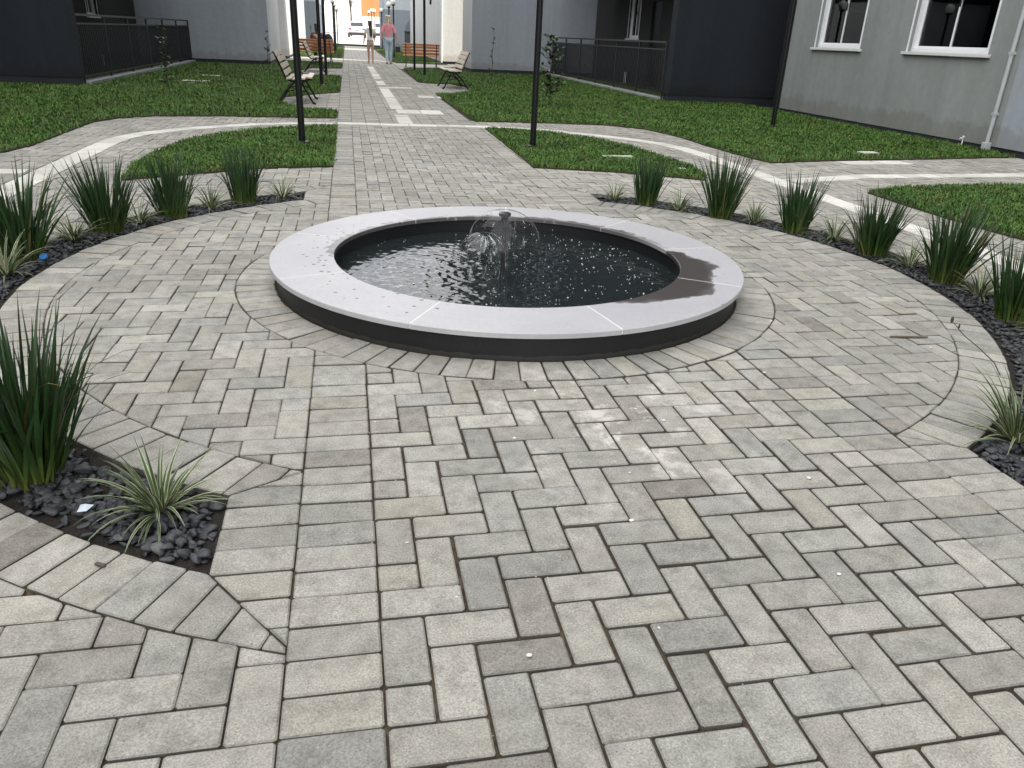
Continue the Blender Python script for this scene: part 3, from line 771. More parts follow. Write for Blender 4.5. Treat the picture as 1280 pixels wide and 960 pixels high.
LI = [(-.57,-.97,62,.205,'green and cream grass tuft on slate pebbles in the left foreground bed'),
      (-1.78,1.36,52,.24,'variegated grass tuft left of the blue bottle cap'),
      (-1.66,2.06,46,.21,'variegated grass tuft between the two leftmost upper iris clumps'),
      (-1.40,2.54,44,.20,'variegated grass tuft left of the iris by the lawn island tip'),
      (-1.03,3.02,46,.21,'variegated grass tuft left of the compact iris in the left bed'),
      (-.56,3.40,48,.20,'variegated grass tuft at the end of the left bed by the walk'),
      (2.13,3.37,46,.20,'variegated grass tuft at the end of the right bed by the walk'),
      (2.55,2.97,46,.21,'variegated grass tuft left of the iris with seed pods'),
      (2.97,2.52,44,.20,'variegated grass tuft right of the iris with seed pods'),
      (3.29,1.95,50,.23,'variegated grass tuft in the right bed before the tip of the corner lawn'),
      (3.39,1.27,44,.21,'variegated grass tuft left of the large iris near the right edge'),
      (3.40,.68,40,.21,'variegated grass tuft right of the large iris near the right edge'),
      (3.20,-.12,56,.25,'pale variegated grass tuft below the iris cut by the right edge'),
      (2.22,-.90,84,.27,'large green and cream grass tuft at the lower end of the right bed')]
for i, (x, y, n, L, lb) in enumerate(LI): lily(x, y, int(n*1.15), L*1.06, 90+i, lb)
random.seed(5)
r = empty('seed_stem', (2.62,-.38,-.01)); tag(r, 'dry dark flower stem leaning over the brick edge of the right bed', 'flower stem')
m = MB(); m.tube([(0,0,0),(-.03,.03,.06),(-.08,.08,.11),(-.13,.12,.15),(-.17,.16,.2)], [.0026,.0024,.0022,.002,.0016], 6); m.build('stem', M['bark'], r, smooth='all')
m = MB(); m.ball((-.172,.163,.208), .009, 8, 6, (.7,.7,1.7)); m.ball((-.15,.14,.185), .006, 8, 6, (.7,.7,1.9)); m.build('seed_pod', M['bark'], r, smooth='all')

def sapling(x, y, H, seed, label, bushy=1.0, lw=.05):
    random.seed(seed); r = empty('sapling', (x, y, .01)); tag(r, label, 'sapling', 'young trees in the lawns')
    m = MB(); pts = [(0,0,0)]; px = py = 0
    for k in range(1, 9): px += U(-.015, .015); py += U(-.015, .015); pts.append((px, py, H*k/8))
    m.tube(pts, [.011-.0011*k for k in range(9)], 6)
    VV, FF, UV = [], [], []; tw = []
    for k in range(int(34*bushy)):
        t = U(.12, 1.0); i = min(7, int(t*8)); f = t*8-i
        b = Vector(pts[i]).lerp(Vector(pts[i+1]), f); az = U(0, 2*PI); L = U(.05, .17)*bushy*(1.15-.6*t)
        e = b+Vector((cos(az)*L, sin(az)*L, L*U(.1, .7))); m.tube([b, e], [.004, .002], 4)
        for s in range(random.randint(3, 6)):
            q = b.lerp(e, U(.3, 1.05)); a2 = U(0, 2*PI)
            leaf(VV, FF, UV, tuple(q), a2, rad(U(40, 80)), rad(U(80, 130)), lw*U(.7, 1.3), lw*.27, 3, 0, lambda t: max(.05, math.sin(PI*min(1, t*.92+.06))), .2)
    m.build('trunk', M['bark'], r)
    np_mesh('crown', np.array(VV), np.array(FF), M['sap'], r, np.array(UV))
sapling(-3.14,12.63,1.12,3,'thin dark sapling in front of the left balcony railing',1.15,.075)
sapling(-1.96,18.9,1.12,4,'thin sapling before the pale blue wall left of the walk',.75,.065)
sapling(3.67,18.65,1.38,5,'slender sapling before the pale blue wall right of the walk',.7,.06)
sapling(3.73,12.38,1.2,6,'bushy green sapling beside the right balcony railing',2.1,.10)
sapling(-1.95,46,1.4,8,'small sapling before the far two tone wall on the left',.9,.08)

# ------------------------------------------------------------------ fountain
fo = empty('fountain', (CX, CY, 0)); tag(fo, 'round black fountain basin with pale stone coping and a water bell', 'fountain')
m = MB(); m.lathe([(1.225,-.03),(1.225,.104),(.945,.104),(.945,-.3),(0.001,-.3)], 128); m.build('basin_wall', M['black_basin'], fo, smooth=True)
JT = [-160,-119.5,-78.5,-33,4,40,80,118,157,200]
for a, b in zip(JT, JT[1:]):
    m = MB(); g = .0035; n = 22
    a0, a1 = rad(a)+g, rad(b)-g; prof = [(.932,.106),(1.257,.106),(1.257,.1265),(1.2545,.129),(.9345,.129),(.932,.1265),(.932,.106)]
    m.lathe(prof, n, (0,0), a0, a1)
    for t in (a0, a1): m.face([(q*cos(t), q*sin(t), z) for q, z in prof[:-1]])
    m.build('coping_slab', M['coping'], fo, smooth=True)
for a in JT[:-1]:
    m = MB(); t = rad(a); c, s = cos(t), sin(t); m.obox((1.094*c, 1.094*s, .1172), (c,s,0), (-s,c,0), (0,0,1), (.159, .0049, .0113)); m.build('mortar_joint', M['mortar'], fo)
# water: real ripples, fanned out from the falling bell
NR, NA = 210, 900
rr = np.sqrt(np.linspace(.0, 1, NR))*.944; aa = np.linspace(0, 2*PI, NA, endpoint=False)
R, A = np.meshgrid(rr, aa, indexing='ij'); X, Y = R*np.cos(A), R*np.sin(A)
Z = np.zeros_like(X)
def warp(X, Y, k, n=5):
    o = np.zeros_like(X)
    for _ in range(n):
        t = rng.uniform(0, 2*PI); q = k*rng.uniform(.6, 1.6); o += np.sin(q*(X*np.cos(t)+Y*np.sin(t))+rng.uniform(0, 6))
    return o/n**.5
for cx, cy, lam, am in ((-.04,-.02,.07,.55),(-.16,-.06,.052,.5),(.12,.05,.06,.4)):
    q = np.hypot(X-cx, Y-cy); Z += am*.0009*np.sin(2*PI*q/lam+2.4*warp(X, Y, 9)+1.2*warp(X, Y, 22))*np.exp(-(q/.6)**2)*(.55+.45*warp(X, Y, 12))
for _ in range(38):
    k = 10**rng.uniform(1.65, 2.3); t = rng.uniform(0, 2*PI)
    Z += .02/k*np.sin(k*(X*np.cos(t)+Y*np.sin(t))+rng.uniform(0, 6)+1.6*warp(X, Y, k*.22, 3))*(.6+.4*warp(X, Y, k*.15, 3))
Z *= .65+.6*np.exp(-((X+.28)**2+(Y+.05)**2)/.28)
V = np.c_[X.ravel(), Y.ravel(), .034+Z.ravel()]
i, j = np.meshgrid(np.arange(NR-1), np.arange(NA), indexing='ij'); a = i*NA+j; b = i*NA+(j+1)%NA
F = np.stack([a, a+NA, b+NA, b], -1).reshape(-1, 4)
o = np_mesh('water_surface', V, F, M['water'], fo, smooth=True)
# nozzle
m = MB(); m.lathe([(.001,-.3),(.0135,-.3),(.0135,.30),(.001,.30)], 16); nz = m.build('nozzle', M['blackplast'], fo, smooth=True); nz.location = (-.03,-.02,0)
m = MB(); m.lathe([(.001,.296),(.017,.296),(.019,.318),(.019,.333),(.030,.337),(.033,.345),(.033,.352),(.02,.357),(.001,.357)], 20); m.build('nozzle_cap', M['blackplast'], nz, smooth=True)
# water bell: one full dome, and a lower dome of broken film on its left
def bell(name, rmax, ztop, mat, n, seed, wob, loc, holes=0.0):
    VV, FF, K = [], [], 34
    for k in range(K+1):
        t = k/K
        for q in range(n):
            th = 2*PI*q/n; w = 1+wob*t*(.6*sin(th*3+seed)+.3*sin(th*7+2*seed+t*3)+.25*sin(th*13+t*6))
            ph = t*PI*.72
            r_ = .024+rmax*sin(min(ph, PI/2))*w if ph < PI/2 else .024+rmax*w*(1-.06*((ph-PI/2)/(PI*.22))**2)
            z_ = .034+(ztop-.034)*(cos(ph)-cos(PI*.72))/(1-cos(PI*.72))
            VV.append((r_*cos(th), r_*sin(th), z_+wob*.02*t*sin(th*9+t*11)))
    for k in range(K):
        for q in range(n):
            th = 2*PI*q/n; t = k/K
            if holes and t > .35 and sin(th*4+seed+t*5)+sin(th*9+t*9)*.7 > 1.25-holes*t: continue
            a, b = k*n+q, k*n+(q+1) % n; FF.append((a, b, b+n, a+n))
    o = np_mesh(name, np.array(VV), np.array(FF), mat, fo, smooth=True); o.location = loc; return o
bell('water_bell', .178, .366, M['film'], 120, 3, .035, (-.03,-.02,0), .25)
bell('broken_water_bell', .115, .25, M['foam'], 100, 5, .10, (-.145,-.05,0), .7)
# spray beads and floating bubbles
m = MB(); random.seed(4)
for _ in range(90):
    th = U(0, 2*PI); q = random.gauss(.19, .05); z = .04+abs(random.gauss(0, .035)) if random.random() < .8 else U(.05, .3)
    m.ball((-.03+q*cos(th), -.02+q*sin(th), z), U(.0010, .0026), 6, 4)
o = m.build('spray', M['drop'], fo, smooth='all', fix=False); o['kind'] = 'stuff'
m = MB()
for _ in range(300):
    th = random.gauss(-.35, 1.25); q = .2+.72*math.sqrt(random.random())
    if q > .935: continue
    s = U(.0016, .0036) if random.random() < .9 else U(.004, .0058); m.ball((q*cos(th), q*sin(th), .036), s, 8, 5, (1,1,.6))
o = m.build('bubbles', M['drop'], fo, smooth='all', fix=False); o['kind'] = 'stuff'

# ------------------------------------------------------------------ lamp posts
def make_lamp(label):
    r = empty('lamp_post'); tag(r, label, 'lamp post', 'black lamp posts with white globes')
    m = MB(); m.lathe([(.001,0),(.037,0),(.037,2.39),(.001,2.39)], 14); m.build('pole', M['black'], r, smooth=True)
    m = MB(); m.lathe([(.001,.0),(.075,.0),(.075,.024),(.05,.034),(.001,.034)], 16); m.build('base_flange', M['black'], r, smooth=True)
    m = MB(); m.lathe([(.001,2.38),(.046,2.38),(.052,2.41),(.095,2.425),(.1,2.45),(.06,2.455),(.001,2.455)], 18); m.build('collar', M['black'], r, smooth=True)
    m = MB(); m.ball((0,0,2.575), .14, 24, 16); m.build('globe', M['globe'], r, smooth='all')
    return r
LP = [((-.56,6.47),'lamp post standing in the left lawn island'),((2.11,6.48),'lamp post standing in the right lawn island'),((6.94,9.64),'lamp post on the lawn at the corner of the grey building'),
      ((-.62,16.41),'lamp post beside the nearest bench left of the walk'),((-.62,20.9),'lamp post just before the second bench left of the walk'),
      ((2.24,22.27),'nearer, thicker lamp post of two before the right orange bench'),((2.24,26.13),'farther and thinner of two lamp posts before the right orange bench'),
      ((2.3,40),'nearer lamp post of the pair before the far slate wall on the right'),((2.3,44.5),'farther lamp post of the pair before the far slate wall on the right'),
      ((2.46,58.2),'lone far lamp post between the woman and the girl in front of the orange building'),((2.5,76),'distant lamp post above the girl, rightmost of a trio'),((2.5,84),'distant lamp post above the girl, middle of a trio'),((2.45,92),'distant lamp post above the girl, leftmost of a trio'),
      ((-.66,42),'left far lamp post behind the person on the bench, nearest of a row'),((-.68,49),'left far lamp post behind the person on the bench, second of a row'),((-.7,63),'left far lamp post behind the person on the bench, last of a row')]
l0 = None
for (x, y), lb in LP:
    z = .016 if y < 35 else (-.02 if y < 67 else .3 if y < 80 else .5)
    if l0 is None: l0 = make_lamp(lb); l0.location = (x, y, z)
    else: dup(l0, (x, y, z), 0, lb)

# ------------------------------------------------------------------ benches (local: sits facing +x, length along y, feet at z=0)
def make_bench(label, wood):
    r = empty('park_bench'); tag(r, label, 'bench', 'slatted benches with black iron frames')
    for y in (-.58, .58):
        m = MB()
        m.tube([(.30,y,0),(.26,y,.03),(.17,y,.2),(.10,y,.33),(.16,y,.395),(.24,y,.41)], [.026,.017,.017,.017,.017,.015], 8)
        m.tube([(-.34,y,0),(-.30,y,.03),(-.19,y,.2),(-.06,y,.33),(.0,y,.36)], [.026,.017,.017,.017,.015], 8)
        m.tube([(-.36,y,.82),(-.33,y,.80),(-.27,y,.66),(-.20,y,.50),(-.17,y,.41),(-.1,y,.375),(.05,y,.37),(.18,y,.385),(.24,y,.41),(.262,y,.385)], .015, 8)
        m.tube([(-.15,y,.3),(-.02,y,.24),(.09,y,.3)], .010, 6); m.tube([(-.2,y,.19),(0,y,.235),(.165,y,.2)], .010, 6)
        m.build('iron_frame', M['black'], r, smooth='all')
    m = MB(); m.tube([(-.02,-.58,.23),(-.02,.58,.23)], .009, 6); m.build('tie_rod', M['black'], r)
    for x, z, t in ((.225,.425,.12),(.11,.40,0),(-.005,.395,-.02),(-.11,.402,-.08)):
        m = MB(); m.obox((x,0,z+.012), (cos(t),0,-sin(t)), (0,1,0), (sin(t),0,cos(t)), (.045,.69,.013)); m.build('seat_slat', wood, r, bevel=.004)
    for x, z in ((-.183,.50),(-.225,.605),(-.27,.71),(-.315,.80)):
        t = rad(24); m = MB(); m.obox((x+.018,0,z), (cos(t),0,sin(t)), (0,1,0), (-sin(t),0,cos(t)), (.012,.69,.042)); m.build('back_slat', wood, r, bevel=.004)
    return r
b0 = make_bench('pale slatted bench nearest the camera on the left, on a paved pad', M['wood']); b0.location = (-.90,12.3,.0)
dup(b0, (-.98,23.4,0), 0, 'pale slatted bench behind the lamp posts left of the walk')
dup(b0, (2.50,17.6,0), PI, 'pale slatted bench right of the walk facing it, on a paved pad')
b1 = make_bench('orange brown slatted bench right of the walk, seen from behind', M['wood_r']); b1.location = (2.75,29.4,0); b1.rotation_euler = (0,0,PI/2-.06)
dup(b1, (-1.2,29.3,0), PI/2-.1, 'orange brown slatted bench left of the walk with a person sitting on it')

# ------------------------------------------------------------------ people
def skinobj(name, J, E, mat, parent, sub=2):
    names = list(J); idx = {k: i for i, k in enumerate(names)}
    me = D.meshes.new(name); me.from_pydata([J[k][0] for k in names], [(idx[a], idx[b]) for a, b in E], [])
    o = D.objects.new(name, me); COL.objects.link(o); o.parent = parent
    sk = o.modifiers.new('s', 'SKIN'); sk.use_smooth_shade = True
    if not me.skin_vertices: me.skin_vertices.new(name='')
    for i, k in enumerate(names):
        rr = J[k][1]; me.skin_vertices[0].data[i].radius = rr if isinstance(rr, tuple) else (rr, rr); me.skin_vertices[0].data[i].use_root = (i == 0)
    o.modifiers.new('u', 'SUBSURF').levels = sub; o.modifiers['u'].render_levels = sub
    me.materials.append(mat); return o
def walk_body(H, fem, step, armL, armR):
    s = H/1.7; J = {}
    def p(k, x, y, z, r): J[k] = ((x*s, y*s, z*s), tuple(q*s for q in r) if isinstance(r, tuple) else r*s)
    p('pelvis', 0, 0, .93, (.145,.105)); p('waist', 0, 0, 1.08, (.115,.085)); p('chest', 0, 0, 1.28, (.15,.10)); p('neck0', 0, 0, 1.41, (.075,.065)); p('neck', 0, .01, 1.46, .048)
    p('head0', 0, .015, 1.53, (.065,.075)); p('head1', 0, .01, 1.60, (.078,.092)); p('head2', 0, .005, 1.67, (.06,.07)); p('nose', 0, .105, 1.585, .012); p('earL', -.085, 0, 1.59, .016); p('earR', .085, 0, 1.59, .016)
    for sd, q, arm in ((-1, 'L', armL), (1, 'R', armR)):
        p('sh'+q, sd*.165, 0, 1.375, .056); e = arm[0]; w = arm[1]
        p('el'+q, *e, .040); p('wr'+q, *w, .027)
        d = Vector(w)-Vector(e); d.normalize(); h = Vector(w)+d*.07
        p('pa'+q, *h, (.032,.018))
        for fi in range(4):
            a = h+d*.03+Vector((0, (fi-1.5)*.019, 0)); b = a+d*(.04+.012*(1 if fi in (1, 2) else 0))+Vector((-sd*.012, 0, 0))
            p(f'f{fi}a'+q, *a, .0095); p(f'f{fi}b'+q, *b, .008)
        a = Vector(w)+d*.035+Vector((0, .03, 0)); p('t0'+q, *a, .010); p('t1'+q, *(a+d*.035+Vector((0, .018, 0))), .0085)
        st = step*sd
        p('hip'+q, sd*.085, 0, .88, .088); p('kn'+q, sd*.085, st*.10+.02, .49, .055); p('cf'+q, sd*.082, st*.15-.015, .33, .05); p('an'+q, sd*.08, st*.24-.03, .085, .034); p('to'+q, sd*.09, st*.24+.11, .03, (.036,.024)); p('he'+q, sd*.08, st*.24-.06, .035, .03)
    E = [('pelvis','waist'),('waist','chest'),('chest','neck0'),('neck0','neck'),('neck','head0'),('head0','head1'),('head1','head2'),('head1','nose'),('head1','earL'),('head1','earR')]
    for q in 'LR':
        E += [('chest','sh'+q),('sh'+q,'el'+q),('el'+q,'wr'+q),('wr'+q,'pa'+q),('pelvis','hip'+q),('hip'+q,'kn'+q),('kn'+q,'cf'+q),('cf'+q,'an'+q),('an'+q,'to'+q),('an'+q,'he'+q)]
        E += [e for fi in range(4) for e in (('pa'+q, f'f{fi}a'+q), (f'f{fi}a'+q, f'f{fi}b'+q))]+[('wr'+q,'t0'+q),('t0'+q,'t1'+q)]
    return J, E
def cloth(J, keys, edges, grow, ren={}):
    K = {}
    for k in keys:
        c, r = ren[k] if k in ren else J[k]
        r = r if isinstance(r, tuple) else (r, r); K[k] = (c, tuple(q+grow for q in r))
    return K, edges
def lerp(a, b, t): return tuple(a[i]+(b[i]-a[i])*t for i in range(3))
# woman
w = empty('person', (1.62,31.4,0), .06); tag(w, 'woman in a pink top and light jeans walking away, blonde ponytail', 'person')
J, E = walk_body(1.76, 1, .5, ((-.235,-.04,1.12), (-.25,.04,.90)), ((.255,-.02,1.12), (.315,.07,.90)))
skinobj('body', J, E, M['skin'], w)
KJ = dict(J)
for q in 'LR': KJ['sl'+q] = (lerp(J['sh'+q][0], J['el'+q][0], 1.15), .047)
KJ['hem'] = ((0,0,.86*1.76/1.7), (.165,.125))
K, EE = cloth(KJ, ['waist','hem','chest','neck0','shL','shR','slL','slR'], [('hem','waist'),('waist','chest'),('chest','neck0'),('chest','shL'),('chest','shR'),('shL','slL'),('shR','slR')], .016)
skinobj('pink_top', K, EE, M['pink'], w)
K, EE = cloth(J, ['pelvis','hipL','hipR','knL','knR','cfL','cfR','anL','anR'], [('pelvis','hipL'),('pelvis','hipR'),('hipL','knL'),('hipR','knR'),('knL','cfL'),('knR','cfR'),('cfL','anL'),('cfR','anR')], .015)
skinobj('jeans', K, EE, M['jeans'], w)
s = 1.76/1.7
skinobj('hair', {'a': ((0,-.005*s,1.63*s), (.088*s,.098*s)), 'b': ((0,-.02*s,1.70*s), (.06*s,.065*s)), 'c': ((0,-.075*s,1.60*s), .045*s), 'd': ((0,-.115*s,1.50*s), .03*s), 'e': ((.01,-.12*s,1.36*s), .026*s), 'f': ((.015,-.115*s,1.22*s), .012*s)}, [('a','b'),('a','c'),('c','d'),('d','e'),('e','f')], M['hair_b'], w)
for q in 'LR':
    a, t = J['he'+q][0], J['to'+q][0]; skinobj('shoe', {'a': (a, .036*s), 'b': (lerp(a, t, .5), (.04*s,.036*s)), 'c': (t, (.042*s,.03*s))}, [('a','b'),('b','c')], M['shoe'], w, 1)
bag = MB(); bag.box((-.10,-.05,0), (.10,.05,.20)); bag.tube([(-.06,0,.19),(-.04,0,.30),(.04,0,.30),(.06,0,.19)], .008, 6)
o = bag.build('hand_bag', M['darkcloth'], bevel=.03, loc=(1.99,31.46,.46)); tag(o, 'small dark bag held in the right hand of the woman in pink', 'bag')
# girl
g = empty('person', (.88,30.75,0), .02); tag(g, 'girl with long dark hair, white tee and grey shorts, walking away', 'person')
J, E = walk_body(1.53, 1, -.55, ((-.24,-.03,1.13), (-.27,.03,.91)), ((.24,.02,1.15), (.20,.20,1.05)))
skinobj('body', J, E, M['tan'], g)
KJ = dict(J)
for q in 'LR': KJ['sl'+q] = (lerp(J['sh'+q][0], J['el'+q][0], .75), .046); KJ['th'+q] = (lerp(J['hip'+q][0], J['kn'+q][0], .42), .074)
K, EE = cloth(KJ, ['waist','chest','neck0','shL','shR','slL','slR'], [('waist','chest'),('chest','neck0'),('chest','shL'),('chest','shR'),('shL','slL'),('shR','slR')], .017)
K['hem'] = ((0,0,.98*1.53/1.7), (.135,.105)); EE = EE+[('waist','hem')]
skinobj('white_tee', K, EE, M['whitetee'], g)
KJ['top'] = ((0,0,1.0*1.53/1.7), (.125,.095))
K, EE = cloth(KJ, ['pelvis','top','hipL','hipR','thL','thR'], [('top','pelvis'),('pelvis','hipL'),('pelvis','hipR'),('hipL','thL'),('hipR','thR')], .016)
skinobj('shorts', K, EE, M['shorts'], g)
s = 1.53/1.7
skinobj('hair', {'a': ((0,-.01*s,1.63*s), (.09*s,.10*s)), 'b': ((0,-.01*s,1.70*s), (.06*s,.07*s)), 'c': ((.01,-.085*s,1.52*s), (.08*s,.05*s)), 'd': ((.02,-.12*s,1.36*s), (.075*s,.04*s)), 'e': ((.03,-.115*s,1.18*s), (.06*s,.035*s)), 'f': ((.03,-.105*s,1.06*s), (.03*s,.02*s))}, [('a','b'),('a','c'),('c','d'),('d','e'),('e','f')], M['hair_d'], g)
# person seated on the left orange bench, seen from behind
p3 = empty('person', (-1.1,29.55,0), 0); tag(p3, 'person in a maroon top sitting on the left orange bench', 'person')
J = {'pelvis': ((0,-.08,.52), (.15,.12)), 'waist': ((0,-.12,.68), (.13,.1)), 'chest': ((0,-.12,.90), (.165,.11)), 'neck0': ((0,-.09,1.04), (.08,.07)), 'neck': ((0,-.07,1.09), .05), 'head0': ((0,-.05,1.16), (.065,.075)), 'head1': ((0,-.05,1.23), (.08,.095)), 'head2': ((0,-.06,1.30), (.06,.07)), 'nose': ((0,.055,1.21), .012)}
E = [('pelvis','waist'),('waist','chest'),('chest','neck0'),('neck0','neck'),('neck','head0'),('head0','head1'),('head1','head2'),('head1','nose')]
for sd, q in ((-1,'L'),(1,'R')):
    J.update({'sh'+q: ((sd*.18,-.11,1.0), .058), 'el'+q: ((sd*.23,-.05,.74), .043), 'wr'+q: ((sd*.12,.17,.64), .03), 'pa'+q: ((sd*.10,.24,.615), (.034,.02)),
              'hip'+q: ((sd*.095,-.03,.51), .09), 'kn'+q: ((sd*.11,.36,.50), .06), 'an'+q: ((sd*.11,.40,.09), .036), 'to'+q: ((sd*.12,.54,.035), (.038,.026))})
    E += [('chest','sh'+q),('sh'+q,'el'+q),('el'+q,'wr'+q),('wr'+q,'pa'+q),('pelvis','hip'+q),('hip'+q,'kn'+q),('kn'+q,'an'+q),('an'+q,'to'+q)]
    for fi in range(4):
        J[f'f{fi}'+q] = ((sd*(.135-.022*fi), .285, .60), .0095); J[f'g{fi}'+q] = ((sd*(.13-.021*fi), .315, .578), .008); E += [('pa'+q, f'f{fi}'+q), (f'f{fi}'+q, f'g{fi}'+q)]
    J['t'+q] = ((sd*.055,.225,.625), .0095); E.append(('wr'+q, 't'+q))
skinobj('body', J, E, M['skin'], p3)
K, EE = cloth(J, ['pelvis','waist','chest','neck0','shL','shR','elL','elR'], [('pelvis','waist'),('waist','chest'),('chest','neck0'),('chest','shL'),('chest','shR'),('shL','elL'),('shR','elR')], .018); skinobj('maroon_top', K, EE, M['maroon'], p3)
K, EE = cloth(J, ['pelvis','hipL','hipR','knL','knR','anL','anR'], [('pelvis','hipL'),('pelvis','hipR'),('hipL','knL'),('hipR','knR'),('knL','anL'),('knR','anR')], .014); skinobj('trousers', K, EE, M['darkcloth'], p3)
skinobj('hair', {'a': ((0,-.075,1.25), (.092,.10)), 'b': ((0,-.07,1.31), (.065,.07)), 'c': ((0,-.13,1.13), (.07,.045)), 'd': ((0,-.17,.98), (.05,.03))}, [('a','b'),('a','c'),('c','d')], M['hair_d'], p3)
bp = empty('backpack', (-.70,29.45,.44)); tag(bp, 'black rounded backpack on the left orange bench beside the person', 'backpack')
m = MB(); m.ball((0,0,.30), .30, 16, 12, (.62,.5,1.0)); m.build('bag_body', M['darkcloth'], bp, smooth='all')
m = MB(); m.ball((0,.11,.20), .15, 12, 8, (.8,.5,.9)); m.build('front_pocket', M['darkcloth'], bp, smooth='all')
m = MB(); m.tube([(-.05,0,.58),(-.03,0,.65),(.03,0,.65),(.05,0,.58)], .012, 6); m.build('carry_handle', M['black'], bp)

# ------------------------------------------------------------------ buildings
def wall(mb, axis, pos, a0, a1, z0, z1, holes=(), depth=.12, out=1, mi=0):
    """wall face on plane axis=pos over [a0,a1]x[z0,z1] with rectangular holes (a,b,za,zb) and reveals going inwards"""
    As = sorted({a0, a1, *[h[0] for h in holes], *[h[1] for h in holes]}); Zs = sorted({z0, z1, *[h[2] for h in holes], *[h[3] for h in holes]})
    P = (lambda a, z, d=0: (pos-out*d, a, z)) if axis == 'x' else (lambda a, z, d=0: (a, pos-out*d, z))
    for i in range(len(As)-1):
        for k in range(len(Zs)-1):
            am, zm = (As[i]+As[i+1])/2, (Zs[k]+Zs[k+1])/2
            if any(h[0] < am < h[1] and h[2] < zm < h[3] for h in holes): continue
            mb.face([P(As[i],Zs[k]), P(As[i+1],Zs[k]), P(As[i+1],Zs[k+1]), P(As[i],Zs[k+1])], mi)
    for a, b, c, d in holes:
        for q in (((a,c),(a,d)), ((b,c),(b,d)), ((a,c),(b,c)), ((a,d),(b,d))):
            mb.face([P(*q[0]), P(*q[1]), P(*q[1], depth), P(*q[0], depth)], mi)
def window(parent, axis, pos, a0, a1, z0, z1, out, open_side=0, depth=.085, sill=True, room=True, curtain=None, sashes=2):
    """sliding window set `depth` behind the wall plane; frame > sashes, panes"""
    def bx(mb, a, b, c, d, q0, q1):
        lo, hi = pos-out*q0, pos-out*q1; lo, hi = min(lo, hi), max(lo, hi)
        if axis == 'x': mb.box((lo, a, c), (hi, b, d))
        else: mb.box((a, lo, c), (b, hi, d))
    fw = .05; m = MB(); q0, q1 = depth-.03, depth+.05
    bx(m, a0, a1, z0, z0+fw, q0, q1); bx(m, a0, a1, z1-fw, z1, q0, q1); bx(m, a0, a0+fw, z0+fw, z1-fw, q0, q1); bx(m, a1-fw, a1, z0+fw, z1-fw, q0, q1)
    # face trim proud of the wall
    tw = .035
    bx(m, a0-tw, a1+tw, z1, z1+tw, -.008, q1); bx(m, a0-tw, a0-.001, z0, z1, -.008, q1); bx(m, a1+.001, a1+tw, z0, z1, -.008, q1)
    f = m.build('window', M['white'], parent)
    n = sashes; W = (a1-a0-2*fw)/n
    for k in range(n):
        x0, x1 = a0+fw+k*W-(.02 if k else 0), a0+fw+(k+1)*W+(.02 if k < n-1 else 0); d0 = depth-.01+.028*(k % 2)
        if open_side == k+1: continue
        m = MB(); sw = .036
        bx(m, x0, x1, z0+fw, z0+fw+sw, d0, d0+.024); bx(m, x0, x1, z1-fw-sw, z1-fw, d0, d0+.024); bx(m, x0, x0+sw, z0+fw+sw, z1-fw-sw, d0, d0+.024); bx(m, x1-sw, x1, z0+fw+sw, z1-fw-sw, d0, d0+.024)
        m.build('sash', M['white'], f)
        m = MB(); bx(m, x0+sw, x1-sw, z0+fw+sw, z1-fw-sw, d0+.010, d0+.014); m.build('pane', M['glass'], f)
    am = a0+fw+W
    m = MB(); zc = (z0+z1)/2+.1; bx(m, am-.012, am+.006, zc-.06, zc+.06, depth-.03, depth-.011); m.build('latch', M['black'], f)
    if sill:
        m = MB(); bx(m, a0-.09, a1+.09, z0-.045, z0-.002, -.055, depth-.02); s = m.build('window_sill', M['sill'], parent, bevel=.004)
    if room:
        m = MB(); e = .4
        def pl(pts):
            m.face([((pos-out*q, a, z) if axis == 'x' else (a, pos-out*q, z)) for a, z, q in pts])
        A0, A1, Z0, Z1, Q0, Q1 = a0-e, a1+e, z0-1.1, z1+.35, .2, 3.2
        pl([(A0,Z0,Q1),(A1,Z0,Q1),(A1,Z1,Q1),(A0,Z1,Q1)]); pl([(A0,Z0,Q0),(A0,Z0,Q1),(A0,Z1,Q1),(A0,Z1,Q0)]); pl([(A1,Z0,Q0),(A1,Z0,Q1),(A1,Z1,Q1),(A1,Z1,Q0)])
        pl([(A0,Z0,Q0),(A1,Z0,Q0),(A1,Z0,Q1),(A0,Z0,Q1)]); pl([(A0,Z1,Q0),(A1,Z1,Q0),(A1,Z1,Q1),(A0,Z1,Q1)])
        m.build('room', M['room'], parent)
    if curtain:
        m = MB(); K = 14
        for k in range(K):
            t0, t1 = curtain[0]+(curtain[1]-curtain[0])*k/K, curtain[0]+(curtain[1]-curtain[0])*(k+1)/K
            qa, qb = .24+.018*(k % 2), .24+.018*((k+1) % 2)
            pp = [(t0, z0-.3, qa), (t1, z0-.3, qb), (t1, z1+.1, qb), (t0, z1+.1, qa)]
            m.face([((pos-out*q, a, z) if axis == 'x' else (a, pos-out*q, z)) for a, z, q in pp])
        m.build('curtain', M['curtain'], parent)
    return f

